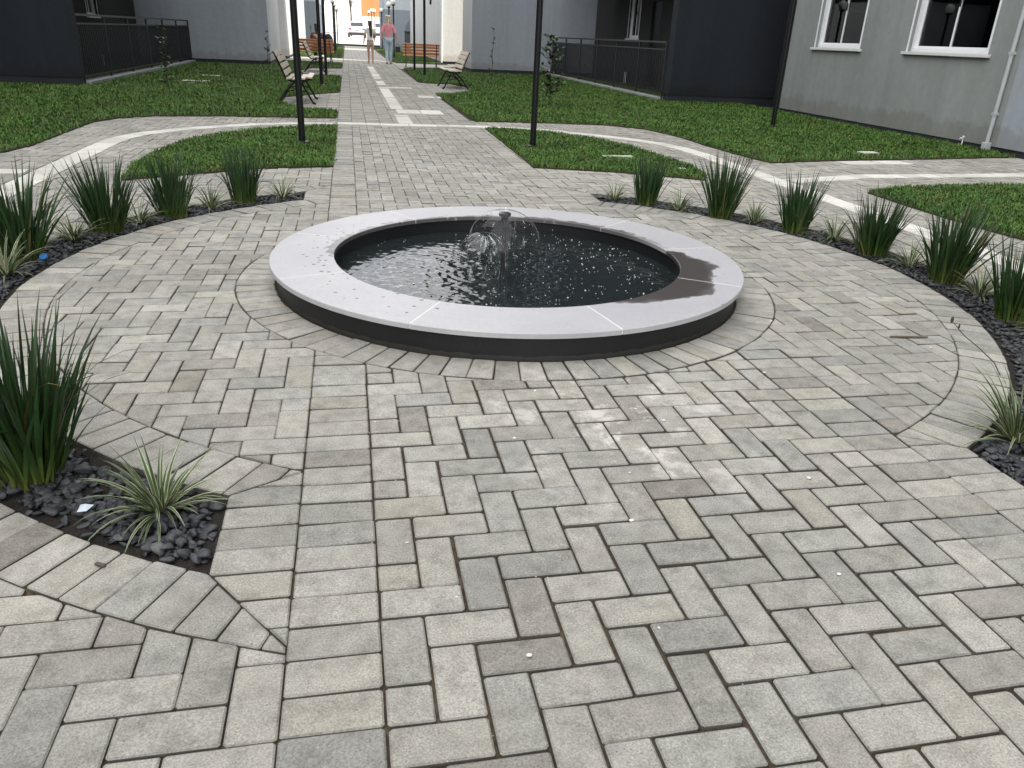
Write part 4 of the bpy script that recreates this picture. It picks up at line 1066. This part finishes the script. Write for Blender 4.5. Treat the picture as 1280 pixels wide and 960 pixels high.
# --- grey rendered building, right foreground
HR = 25  # height raised so the unseen upper storeys shade the courtyard
B = empty('apartment_building', (0,0,0)); tag(B, 'grey rendered building with two white framed windows at the right', 'building')
W1, W2 = (10.56,11.98,1.28,2.45), (7.50,9.22,1.27,2.45)
hi = []
for fl in range(1, 8):
    for w in (W1, W2): hi.append((w[0], w[1], w[2]+2.8*fl, w[3]+2.8*fl))
m = MB(); wall(m, 'x', 8.85, 6.86, 12.95, .09, HR, [W1, W2, *hi], .12, -1)
m.face([(8.85,12.95,.12),(20,12.95,.12),(20,12.95,HR),(8.85,12.95,HR)]); m.face([(8.85,6.6,HR),(8.85,12.95,HR),(20,12.95,HR),(20,6.6,HR)]); m.face([(20,6.6,0),(20,12.95,0),(20,12.95,HR),(20,6.6,HR)])
m.build('wall', M['grey_wall'], B)
m = MB(); m.box((8.843,6.28,.09),(9.2,6.857,HR)); m.face([(9.2,6.4,.12),(20,6.4,.12),(20,6.4,HR),(9.2,6.4,HR)]); m.build('corner_pier', M['blue_wall'], B)
m = MB(); m.box((9.7,12.953,-.03),(19.9,14.797,HR)); m.build('sun_stop_wall', M['navy'], B)  # unseen filler added to stop sun slipping between the two blocks
m = MB(); m.box((8.862,6.30,-.03),(19.9,12.93,.09)); m.build('plinth', M['plinth'], B)
window(B, 'x', 8.85, *W1, -1, curtain=(10.5,10.95), open_side=0); window(B, 'x', 8.85, *W2, -1)
for h in hi: window(B, 'x', 8.85, *h, -1, room=True)
dp = MB(); dp.tube([(8.812,6.99,.12),(8.812,6.99,HR-.2)], .027, 12); dpo = dp.build('drain_pipe', M['pipe'], B, smooth=True)
m = MB()
for z in (.5, 1.28, 2.6): m.box((8.78,6.958,z),(8.849,7.022,z+.035))
m.build('pipe_clamp', M['pipe'], dpo)
m = MB(); m.box((8.765,6.945,.03),(8.86,7.035,.135)); m.build('pipe_shoe', M['pipe'], dpo, bevel=.01)
o = MB(); o.tube([(8.80,7.45,.0),(8.80,7.45,.12),(8.77,7.45,.14),(8.74,7.45,.125)], .008, 8); o.box((8.79,7.44,.142),(8.81,7.46,.17)); o = o.build('garden_tap', M['white']); tag(o, 'small white garden tap at the foot of the grey building', 'tap')

# --- balcony blocks, mirrored left and right
def railing(x, y0, y1, out, label):
    r = empty('balcony_railing', (x, 0, 0)); tag(r, label, 'railing')
    def rod(nm, a, b, h): 
        m = MB(); m.box(a, b); return m.build(nm, M['rail'], r)
    rod('top_rail', (-.025,y0,1.235), (.025,y1,1.275), 0); rod('mid_rail', (-.016,y0,1.085), (.016,y1,1.115), 0); rod('bottom_rail', (-.016,y0,.15), (.016,y1,.18), 0)
    n = 6
    for k in range(n+1):
        y = y0+.02+(y1-y0-.04)*k/n; m = MB(); m.box((-.02,y-.02,0), (.02,y+.02,1.234)); m.build('post', M['rail'], r)
    nb = 94; m = MB(); m.box((-.011,-.009,.181), (.011,.009,1.084)); me0 = m.build('baluster', M['rail'], r); me0.location = (0, y0+.13, 0)
    for k in range(1, nb):
        c = me0.copy(); COL.objects.link(c); c.parent = r; c.location = (0, y0+.13+(y1-y0-.26)*k/(nb-1), 0)
    m = MB(); m.box((-.12,y0,-.03), (.12,y1,.085)); m.build('kerb_slab', M['conc'], r, bevel=.006)
    return r
# right block
B = empty('apartment_building', (0,0,0)); tag(B, 'dark slate building with a railed recess and pale blue wing, right of the walk', 'building')
H = HR
m = MB(); wall(m, 'y', 14.8, 7.1, 20, .16, H, (), .1, -1); m.face([(7.1,14.8,.16),(7.1,15.12,.16),(7.1,15.12,H),(7.1,14.8,H)]); m.face([(7.1,15.12,3.0),(7.1,23.9,3.0),(7.1,23.9,H),(7.1,15.12,H)]); m.build('dark_wall', M['navy'], B)  # navy above the recess paints in shade, so reflections stay dark
m = MB(); m.box((7.115,14.815,-.03), (19.9,15.1,.16)); m.build('plinth', M['plinth'], B)
wr = (21.48,22.45,1.33,2.55); dr = (19.75,20.5,.1,2.3)
m = MB(); m.face([(7.1,15.12,.0),(8.6,15.12,.0),(8.6,15.12,3.0),(7.1,15.12,3.0)]); wall(m, 'x', 8.6, 15.12, 26, 0, 3.0, [wr, dr], .12, -1)
m.box((7.1,15.12,2.9),(8.6,23.9,3.0)); m.build('recess_wall', M['brown_wall'], B)
m = MB(); m.face([(7.1,23.9,3),(9,23.9,3),(9,23.9,H),(7.1,23.9,H)]); m.face([(8.6,23.9,3),(8.6,26,3),(8.6,26,H),(8.6,23.9,H)]); m.face([(7.1,14.8,H),(20,14.8,H),(20,28.4,H),(4.2,28.4,H),(4.2,26,H),(7.1,26,H)]); m.face([(20,14.8,0),(20,28.4,0),(20,28.4,H),(20,14.8,H)]); m.build('upper_wall', M['blue_wall'], B)
m = MB(); m.face([(4.2,26,.14),(8.6,26,.14),(8.6,26,H),(4.2,26,H)]); m.face([(4.2,28.4,.14),(20,28.4,.14),(20,28.4,H),(4.2,28.4,H)]); m.build('wing_wall', M['blue_wall'], B)
m = MB(); m.face([(4.2,26,.14),(4.2,28.4,.14),(4.2,28.4,H),(4.2,26,H)]); m.build('wing_side', M['pale'], B)
m = MB(); m.box((4.17,25.97,3.1),(4.197,28.43,H)); m.box((4.198,25.97,3.1),(7.1,25.998,H)); m.build('dark_mirror_panel', M['navy'], B)  # unseen dark facing added to darken what the pool reflects
m = MB(); m.box((4.215,26.015,-.03),(8.55,28.38,.14)); m.build('wing_plinth', M['plinth'], B)
window(B, 'x', 8.6, *wr, -1, sill=True, room=True, sashes=2)
m = MB(); m.box((8.66,dr[0],dr[2]),(8.70,dr[1],dr[3])); m.build('door', M['black'], B)
m = MB(); m.tube([(8.55,22.15,.03),(8.55,22.15,.36)], .04, 10); m.build('pipe_stub', M['white'], B)
railing(7.08, 15.16, 25.96, -1, 'grey metal balcony railing in front of the dark recess right of the walk')
# left block
B = empty('apartment_building', (0,0,0)); tag(B, 'dark navy building with a railed recess and pale blue wing, left of the walk', 'building')
HL = 14.5
m = MB(); wall(m, 'y', 14.2, -20, -5.0, .16, HL, (), .1, -1); m.face([(-5,14.2,.16),(-5,14.42,.16),(-5,14.42,HL),(-5,14.2,HL)]); m.face([(-5,14.42,3),(-5,22.6,3),(-5,22.6,HL),(-5,14.42,HL)]); m.build('dark_wall', M['navy'], B)  # upper face also navy: shade put into the colour for dark window reflections
m = MB(); m.box((-19.9,14.215,-.03), (-5.015,14.4,.16)); m.build('plinth', M['plinth'], B)
wl = (21.05,22.0,1.25,2.5)
m = MB(); m.face([(-5,14.42,0),(-6.6,14.42,0),(-6.6,14.42,3),(-5,14.42,3)]); wall(m, 'x', -6.6, 14.42, 26.2, 0, 3.2, [wl], .12, 1); m.box((-6.6,14.42,2.9),(-5.0,22.6,3.0)); m.build('recess_wall', M['brown_wall'], B)
m = MB(); m.face([(-5,22.6,3),(-20,22.6,3),(-20,22.6,HL),(-5,22.6,HL)]); m.face([(-20,14.2,HL),(-5,14.2,HL),(-5,22.6,HL),(-20,22.6,HL)]); m.face([(-20,14.2,0),(-20,22.6,0),(-20,22.6,HL),(-20,14.2,HL)]); m.build('upper_wall', M['blue_wall'], B)
m = MB(); m.face([(-2.55,26.2,.14),(-9,26.2,.14),(-9,26.2,HL),(-2.55,26.2,HL)]); m.face([(-2.55,26.2,HL),(-9,26.2,HL),(-9,31,HL),(-2.55,31,HL)]); m.face([(-2.55,31,.14),(-9,31,.14),(-9,31,HL),(-2.55,31,HL)]); m.build('wing_wall', M['blue_wall'], B)
m = MB(); m.face([(-2.55,26.2,.14),(-2.55,31,.14),(-2.55,31,HL),(-2.55,26.2,HL)]); m.build('wing_side', M['pale'], B)
m = MB(); m.box((-2.547,26.17,3.1),(-2.52,31.03,HL)); m.box((-9,26.17,3.1),(-2.548,26.198,HL)); m.build('dark_mirror_panel', M['navy'], B)  # unseen dark facing added to darken the window reflection
m = MB(); m.box((-9,26.215,-.03),(-2.565,30.98,.14)); m.build('wing_plinth', M['plinth'], B)
window(B, 'x', -6.6, *wl, 1)
m = MB(); m.tube([(-6.55,21.68,.03),(-6.55,21.68,.30)], .04, 10); m.build('pipe_stub', M['white'], B)
railing(-5.04, 14.46, 26.16, 1, 'grey metal balcony railing in front of the dark recess left of the walk')
# blocks beside and behind the camera, outside the frame; the tall right one is added to shade the courtyard
HL = 9.0
B = empty('apartment_building', (0,0,0)); tag(B, 'grey rendered block along the left side of the courtyard', 'building')
m = MB(); hs = [(y, y+1.5, 1.3+2.8*f, 2.5+2.8*f) for f in range(2) for y in (-14,-10,-6,-2,2,6,10)]
wall(m, 'x', -8.6, -24, 12.6, 0, HL, hs, .12, 1); m.face([(-8.6,12.6,0),(-20,12.6,0),(-20,12.6,HL),(-8.6,12.6,HL)]); m.face([(-8.6,-24,0),(-20,-24,0),(-20,-24,HL),(-8.6,-24,HL)]); m.face([(-8.6,-24,HL),(-8.6,12.6,HL),(-20,12.6,HL),(-20,-24,HL)])
m.build('wall', M['grey_wall'], B)
for h in hs:
    m = MB(); m.box((-8.74,h[0],h[2]),(-8.70,h[1],h[3])); f = m.build('window', M['carglass'], B)

B = empty('apartment_building', (0,0,0)); tag(B, 'tall unseen grey block added for shade right of the side path, behind the camera', 'building')
m = MB(); m.box((8.9,-26,-.03),(20,-5.5,17)); m.box((8.9,-5.497,-.03),(20,3.1,33)); m.build('wall', M['grey_wall'], B)  # unseen shade block, its part by the path raised to stop the sun
for y in (-14,-9,-4,-1):
    for f in range(5):
        m = MB(); m.box((8.86,y,1.3+2.8*f),(8.895,y+1.5,2.5+2.8*f)); m.build('window', M['carglass'], B)

# --- second row: cream and white blocks, then the two tone blocks
B = empty('apartment_building', (0,0,0)); tag(B, 'sunlit cream building end behind the right wing', 'building')
m = MB(); m.face([(4.0,34.2,.1),(14,34.2,.1),(14,34.2,7.6),(4.0,34.2,7.6)]); m.face([(4.0,34.2,7.6),(14,34.2,7.6),(14,52,7.6),(4.0,52,7.6)]); m.face([(4.0,52,.1),(14,52,.1),(14,52,7.6),(4.0,52,7.6)]); m.build('front_wall', M['cream'], B)
m = MB(); m.face([(4.0,34.2,.1),(4.0,52,.1),(4.0,52,7.6),(4.0,34.2,7.6)]); m.build('side_wall', M['pale'], B)  # greyer than the front: the shade on this side is in its colour
m = MB(); m.box((4.012,34.212,-.03),(13.9,51.9,.1)); m.build('plinth', M['plinth'], B)
m = MB(); m.tube([(4.06,34.15,.05),(4.06,34.15,7.5)], .04, 8); m.build('drain_pipe', M['white'], B)
m = MB(); m.tube([(3.995,38.2,2.62),(3.92,38.2,2.62)], .16, 18); m.build('wall_disc', M['black'], B)  # plain dark disc on the side wall
B = empty('apartment_building', (0,0,0)); tag(B, 'white sunlit building end behind the left wing', 'building')
m = MB(); m.face([(-2.45,33,.1),(-12,33,.1),(-12,33,9),(-2.45,33,9)]); m.face([(-2.45,33,9),(-12,33,9),(-12,50,9),(-2.45,50,9)]); m.face([(-2.45,50,.1),(-12,50,.1),(-12,50,9),(-2.45,50,9)]); m.build('front_wall', M['whitewall'], B)
m = MB(); m.face([(-2.45,33,.1),(-2.45,50,.1),(-2.45,50,9),(-2.45,33,9)]); m.build('side_wall', M['pale'], B)  # side greyer than the front, with its shade painted into the render
m = MB(); m.box((-11.9,33.012,-.03),(-2.462,49.9,.1)); m.build('plinth', M['plinth'], B)
def twotone(x0, x1, y, zs, label, depth=9):
    B = empty('apartment_building', (0,0,0)); tag(B, label, 'building')
    m = MB(); m.box((x0,y,-.03),(x1,y+depth,zs)); m.build('lower_wall', M['slate'], B)
    m = MB(); m.box((x0+.005,y+.005,zs),(x1-.005,y+depth,8.2)); m.build('upper_wall', M['blue_wall'], B); return B
B = twotone(2.62, 12, 58, 2.62, 'far slate and pale blue building end right of the walk')
m = MB(); m.box((4.55,57.97,2.9),(5.2,58.0,4.2)); m.build('window', M['carglass'], B)
m = MB(); m.box((5.0,57.7,2.3),(5.55,57.995,2.85)); m.build('air_conditioner', M['white'], B)
B = twotone(-12, -1.72, 52, 2.72, 'far slate and pale blue building end left of the walk')
o = empty('waste_bin', (4.35,56.2,-.03)); tag(o, 'dark waste bin against the far slate wall on the right', 'bin')
m = MB(); m.box((-.42,-.3,0),(.42,.3,1.25)); m.build('bin_body', M['bin'], o, bevel=.04)
m = MB(); m.box((-.46,-.34,1.25),(.46,.34,1.34)); m.build('lid', M['bin'], o, bevel=.03)

# --- street end: white and orange buildings, wall, tree, cars
def bigbox(name, label, x0, x1, y, z0, z1, mat, depth=12, lines=0, openings=()):
    B = empty(name, (0,0,0)); tag(B, label, 'building')
    m = MB(); m.box((x0,y,z0),(x1,y+depth,z1)); m.build('wall', mat, B)
    for k in range(lines):
        z = z0+.25+k*(z1-z0-.3)/lines; m = MB(); m.box((x0-.03,y-.03,z),(x1+.03,y-.002,z+.06)); m.build('board_ledge', M['conc'] if k % 4 == 0 else mat, B)
    for a, b, c, d in openings:
        m = MB(); m.box((a,y-.03,c),(b,y-.003,d)); m.build('window', M['carglass'], B)
    m = MB(); m.box((x0-.2,y-.2,z1),(x1+.2,y+depth,z1+.25)); m.build('roof', M['conc'], B); return B
bigbox('house', 'far white boarded house at the end of the walk', -12, 1.2, 108, .5, 9, M['whitewall'], lines=9, openings=[(-4,-2.6,4,5.4),(-8,-6.6,4,5.4)])
B = bigbox('house', 'far orange house at the end of the walk', 1.25, 5.3, 112, 2.9, 11, M['orange'], openings=[(3.0,3.7,6.5,8)])
m = MB(); m.box((1.2,111.9,.5),(5.35,124,2.9)); m.build('ground_storey', M['whitewall'], B)
m = MB(); m.box((1.3,111.85,2.95),(2.0,111.99,9)); m.build('corner_pier', M['whitewall'], B)
bigbox('house', 'far white house beyond the orange one', 5.4, 20, 116, .5, 10, M['whitewall'], openings=[(8,9.4,4,5.4)])
random.seed(21)
t = empty('street_tree', (.55,101,.5)); tag(t, 'small green tree before the far white house', 'tree')
m = MB(); m.tube([(0,0,0),(.05,0,2.2),(0,.05,4.4)], [.12,.09,.05], 8); 
VV, FF, UV2 = [], [], []
for k in range(9):
    a = U(0, 2*PI); e = Vector((cos(a)*U(.3,.7), sin(a)*U(.3,.7), U(3.6,5.6))); m.tube([(0,.02,U(2.4,3.8)), e], [.04,.015], 5)
    for q in range(60):
        b = e+Vector((random.gauss(0,.28), random.gauss(0,.28), random.gauss(0,.34))); leaf(VV, FF, UV2, tuple(b), U(0,2*PI), rad(U(30,90)), rad(U(80,130)), .16, .045, 2, 0, lambda t: max(.08, math.sin(PI*min(1, t*.9+.06))), .2)
m.build('trunk', M['bark'], t); np_mesh('crown', np.array(VV), np.array(FF), M['tree'], t, np.array(UV2))

def make_car(label):
    c = empty('parked_car'); tag(c, label, 'car', 'white cars parked beyond the kerb')     # tail towards -y
    m = MB(); prof = [(-2.1,.32),(-2.15,.55),(-2.1,.85),(-1.95,.95),(1.2,.92),(2.0,.78),(2.12,.55),(2.08,.32)]
    m.v += [(sx*.86, y, z) for sx in (-1, 1) for y, z in prof]; n = len(prof); m.mi = []
    m.f += [tuple(range(n))[::-1], tuple(range(n, 2*n))]+[(k, (k+1)%n, n+(k+1)%n, n+k) for k in range(n)]; m.mi = [0]*len(m.f)
    m.build('body', M['carpaint'], c, bevel=.07)
    m = MB(); lo = [(-1.95,.94),(1.05,.92)]; hi_ = [(-1.35,1.46),(.25,1.46)]
    m.v += [(-.80,lo[0][0],lo[0][1]),(.80,lo[0][0],lo[0][1]),(.80,lo[1][0],lo[1][1]),(-.80,lo[1][0],lo[1][1]),(-.60,hi_[0][0],hi_[0][1]),(.60,hi_[0][0],hi_[0][1]),(.60,hi_[1][0],hi_[1][1]),(-.60,hi_[1][0],hi_[1][1])]
    m.f += [(4,5,6,7),(0,1,5,4),(1,2,6,5),(2,3,7,6),(3,0,4,7)]; m.mi = [0]*5
    m.build('cabin', M['carpaint'], c, bevel=.05)
    m = MB(); m.obox((0,-1.675,1.20), (1,0,0), (0,.754,.657), (0,-.657,.754), (.60,.27,.012)); m.build('rear_window', M['carglass'], c)
    for sx in (-1, 1):
        m = MB(); m.obox((sx*.712,-.45,1.2), (0,1,0), (-sx*.36,0,.93), (sx*.93,0,.36), (.95,.17,.012)); m.build('side_window', M['carglass'], c)
        m = MB(); m.box((sx*.68-.15,-2.17,.70),(sx*.68+.15,-2.08,.86)); m.build('tail_light', M['redlight'], c, bevel=.02)
        for y in (-1.35, 1.3):
            m = MB(); m.tube([(sx*.72,y,.31),(sx*.90,y,.31)], .31, 20); w_ = m.build('wheel', M['tyre'], c, smooth=True)
            m = MB(); m.tube([(sx*.89,y,.31),(sx*.91,y,.31)], .19, 16); m.build('rim', M['rim'], w_)
    m = MB(); m.box((-.84,-2.19,.2),(.84,-2.0,.46)); m.build('bumper', M['bumper'], c, bevel=.03)
    m = MB(); m.box((-.2,-2.185,.6),(.2,-2.155,.71)); m.build('number_plate', M['conc'], c)
    return c
c0 = make_car('white car parked left of the girl, seen from behind'); c0.location = (1.03,86,.52)
dup(c0, (3.5,87.5,.53), 0, 'white car half hidden between the girl and the woman in pink')

# ------------------------------------------------------------------ small things
def flat(name, poly, z0, z1, mat, label, cat, group=None):
    m = MB(); m.prism(poly, z0, z1); o = m.build(name, mat, bevel=.002); return tag(o, label, cat, group)
flat('cover_slab', [(2.75,5.68),(3.1,5.69),(3.1,5.77),(2.75,5.76)], -.01, .04, M['tile'], 'small pale slab sunk in the right lawn island', 'slab')
flat('cover_slab', [(6.42,6.30),(6.66,6.32),(6.65,6.45),(6.41,6.43)], -.01, .05, M['tile'], 'pale cover in a bare patch of lawn before the grey building', 'slab')
flat('cover_slab', [(-3.55,18.6),(-3.15,18.6),(-3.15,18.85),(-3.55,18.85)], -.01, .04, M['tile'], 'pale slab in the left lawn, the farther of two', 'slab')
flat('cover_slab', [(-3.62,16.4),(-3.05,16.42),(-3.05,16.66),(-3.62,16.64)], -.01, .04, M['tile'], 'pale slab in the left lawn, the nearer of two', 'slab')
flat('stone_chip', [(3.34,4.90),(3.41,4.91),(3.40,4.95),(3.35,4.96)], .0, .035, M['chip'], 'white stone chip on the edge of the right lawn island', 'stone')
o = MB(); o.lathe([(.001,0),(.021,0),(.022,.012),(.018,.016),(.001,.016)], 18); o = o.build('bottle_cap', M['blue_cap'], loc=(-1.665,1.575,.022), smooth=True); o.rotation_euler = (.5,-.3,0); tag(o, 'blue plastic bottle cap on dark gravel in the left bed', 'bottle cap')
o = MB(); o.v += [(-.02,-.012,0),(.006,-.016,.004),(.02,.004,.01),(.004,.018,.002),(-.016,.012,.008),(0,0,.017)]; o.f += [(0,1,5),(1,2,5),(2,3,5),(3,4,5),(4,0,5)]; o.mi = [0]*5
o = o.build('paper_scrap', M['paper'], loc=(-.755,-.97,.012)); tag(o, 'crumpled pale blue paper scrap on the gravel in the left foreground', 'litter')
flat('wood_chip', [(-.672,-1.212),(-.648,-1.225),(-.643,-1.217),(-.667,-1.204)], .001, .009, M['twig'], 'brown wood chip on the border bricks left of the bed end', 'chip')
o = MB(); o.tube([(2.42,.09,.006),(2.48,.075,.008),(2.54,.07,.006),(2.6,.062,.008)], [.004,.006,.006,.003], 6); o = o.build('twig', M['twig']); tag(o, 'dark dry twig lying on the herringbone bricks at the right', 'twig')
random.seed(77)
spots = [(.47,-.69),(.62,-.33),(.95,-.52),(1.02,-.62),(.78,-.95),(1.33,-1.05),(.18,-1.45),(.31,-1.66),(.62,-1.62),(2.53,-.05),(2.35,.62),(1.95,.35),(.02,-.52),(1.6,-.25),(.36,-2.0),(.08,-1.22),(-.9,-1.48),(.7,-1.2),(1.15,-1.5),(2.2,1.1)]
for i, (x, y) in enumerate(spots):
    m = MB(); s_ = U(.003, .0075); m.ball((0,0,0), s_, 7, 5, (U(.8,1.5), U(.7,1.1), .5)); o = m.build('stone_chip', M['chip'], loc=(x, y, .003), smooth='all')
    tag(o, 'tiny white chip lying on the brick paving', 'stone', 'white chips scattered on the paving')

m = MB(); random.seed(31)
for _ in range(420):
    x, y = U(-.3, 1.9), random.choice([U(-2.4, -.3), U(-2.0, .0)]); s_ = U(.0008, .0024)
    m.ball((x, y, .002), s_, 5, 3, (U(.8,1.6), 1, .6))
stuff(m.build('paving_grit', M['grit'], fix=False, smooth='all'), 'fine pale grit scattered over the brick paving', 'grit')

# ------------------------------------------------------------------ light
w = D.worlds.new('World'); S.world = w; w.use_nodes = True; nt = w.node_tree
sky = nt.nodes.new('ShaderNodeTexSky'); sky.sky_type = 'NISHITA'; sky.sun_disc = False
EL = rad(52.5); TR = Vector((-.90, .30, 0)).normalized()        # direction sunlight travels over the ground
sky.sun_elevation = EL; sky.sun_rotation = math.atan2(-TR.x, -TR.y); sky.air_density = 1.0; sky.dust_density = 2.0; sky.ozone_density = 1.0
tcw = nt.nodes.new('ShaderNodeTexCoord'); nz = nt.nodes.new('ShaderNodeTexNoise'); nz.inputs['Scale'].default_value = 2.6; nz.inputs['Detail'].default_value = 7; nz.inputs['Roughness'].default_value = .58
mpw = nt.nodes.new('ShaderNodeMapping'); mpw.inputs['Scale'].default_value = (1, 1, 2.2); mpw.inputs['Location'].default_value = (.3, 1.1, .2)
nt.links.new(tcw.outputs['Generated'], mpw.inputs[0]); nt.links.new(mpw.outputs[0], nz.inputs['Vector'])
crw = nt.nodes.new('ShaderNodeValToRGB'); crw.color_ramp.elements[0].position = .30; crw.color_ramp.elements[1].position = .48
nt.links.new(nz.outputs['Fac'], crw.inputs[0])
mxw = nt.nodes.new('ShaderNodeMix'); mxw.data_type = 'RGBA'; nt.links.new(crw.outputs[0], mxw.inputs[0]); nt.links.new(sky.outputs[0], mxw.inputs[6]); mxw.inputs[7].default_value = (12, 12, 12.3, 1)
nt.links.new(mxw.outputs[2], nt.nodes['Background'].inputs[0]); nt.nodes['Background'].inputs[1].default_value = .12
sl = D.lights.new('sun', 'SUN'); sl.energy = 4.0; sl.angle = rad(.5); sl.color = (1, .95, .87); so = D.objects.new('sun', sl); COL.objects.link(so)
d = Vector((TR.x*cos(EL), TR.y*cos(EL), -sin(EL))); so.rotation_euler = d.to_track_quat('-Z', 'Y').to_euler()
S.view_settings.view_transform = 'Standard'; S.view_settings.look = 'None'; S.view_settings.gamma = 1; S.view_settings.use_curve_mapping = False
S.view_settings.exposure = 1.05
S.view_settings.use_white_balance = True; S.view_settings.white_balance_temperature = 6700; S.view_settings.white_balance_tint = 10
S.cycles.use_denoising = True; S.cycles.max_bounces = 8; S.cycles.transparent_max_bounces = 12; S.cycles.caustics_reflective = False; S.cycles.caustics_refractive = False
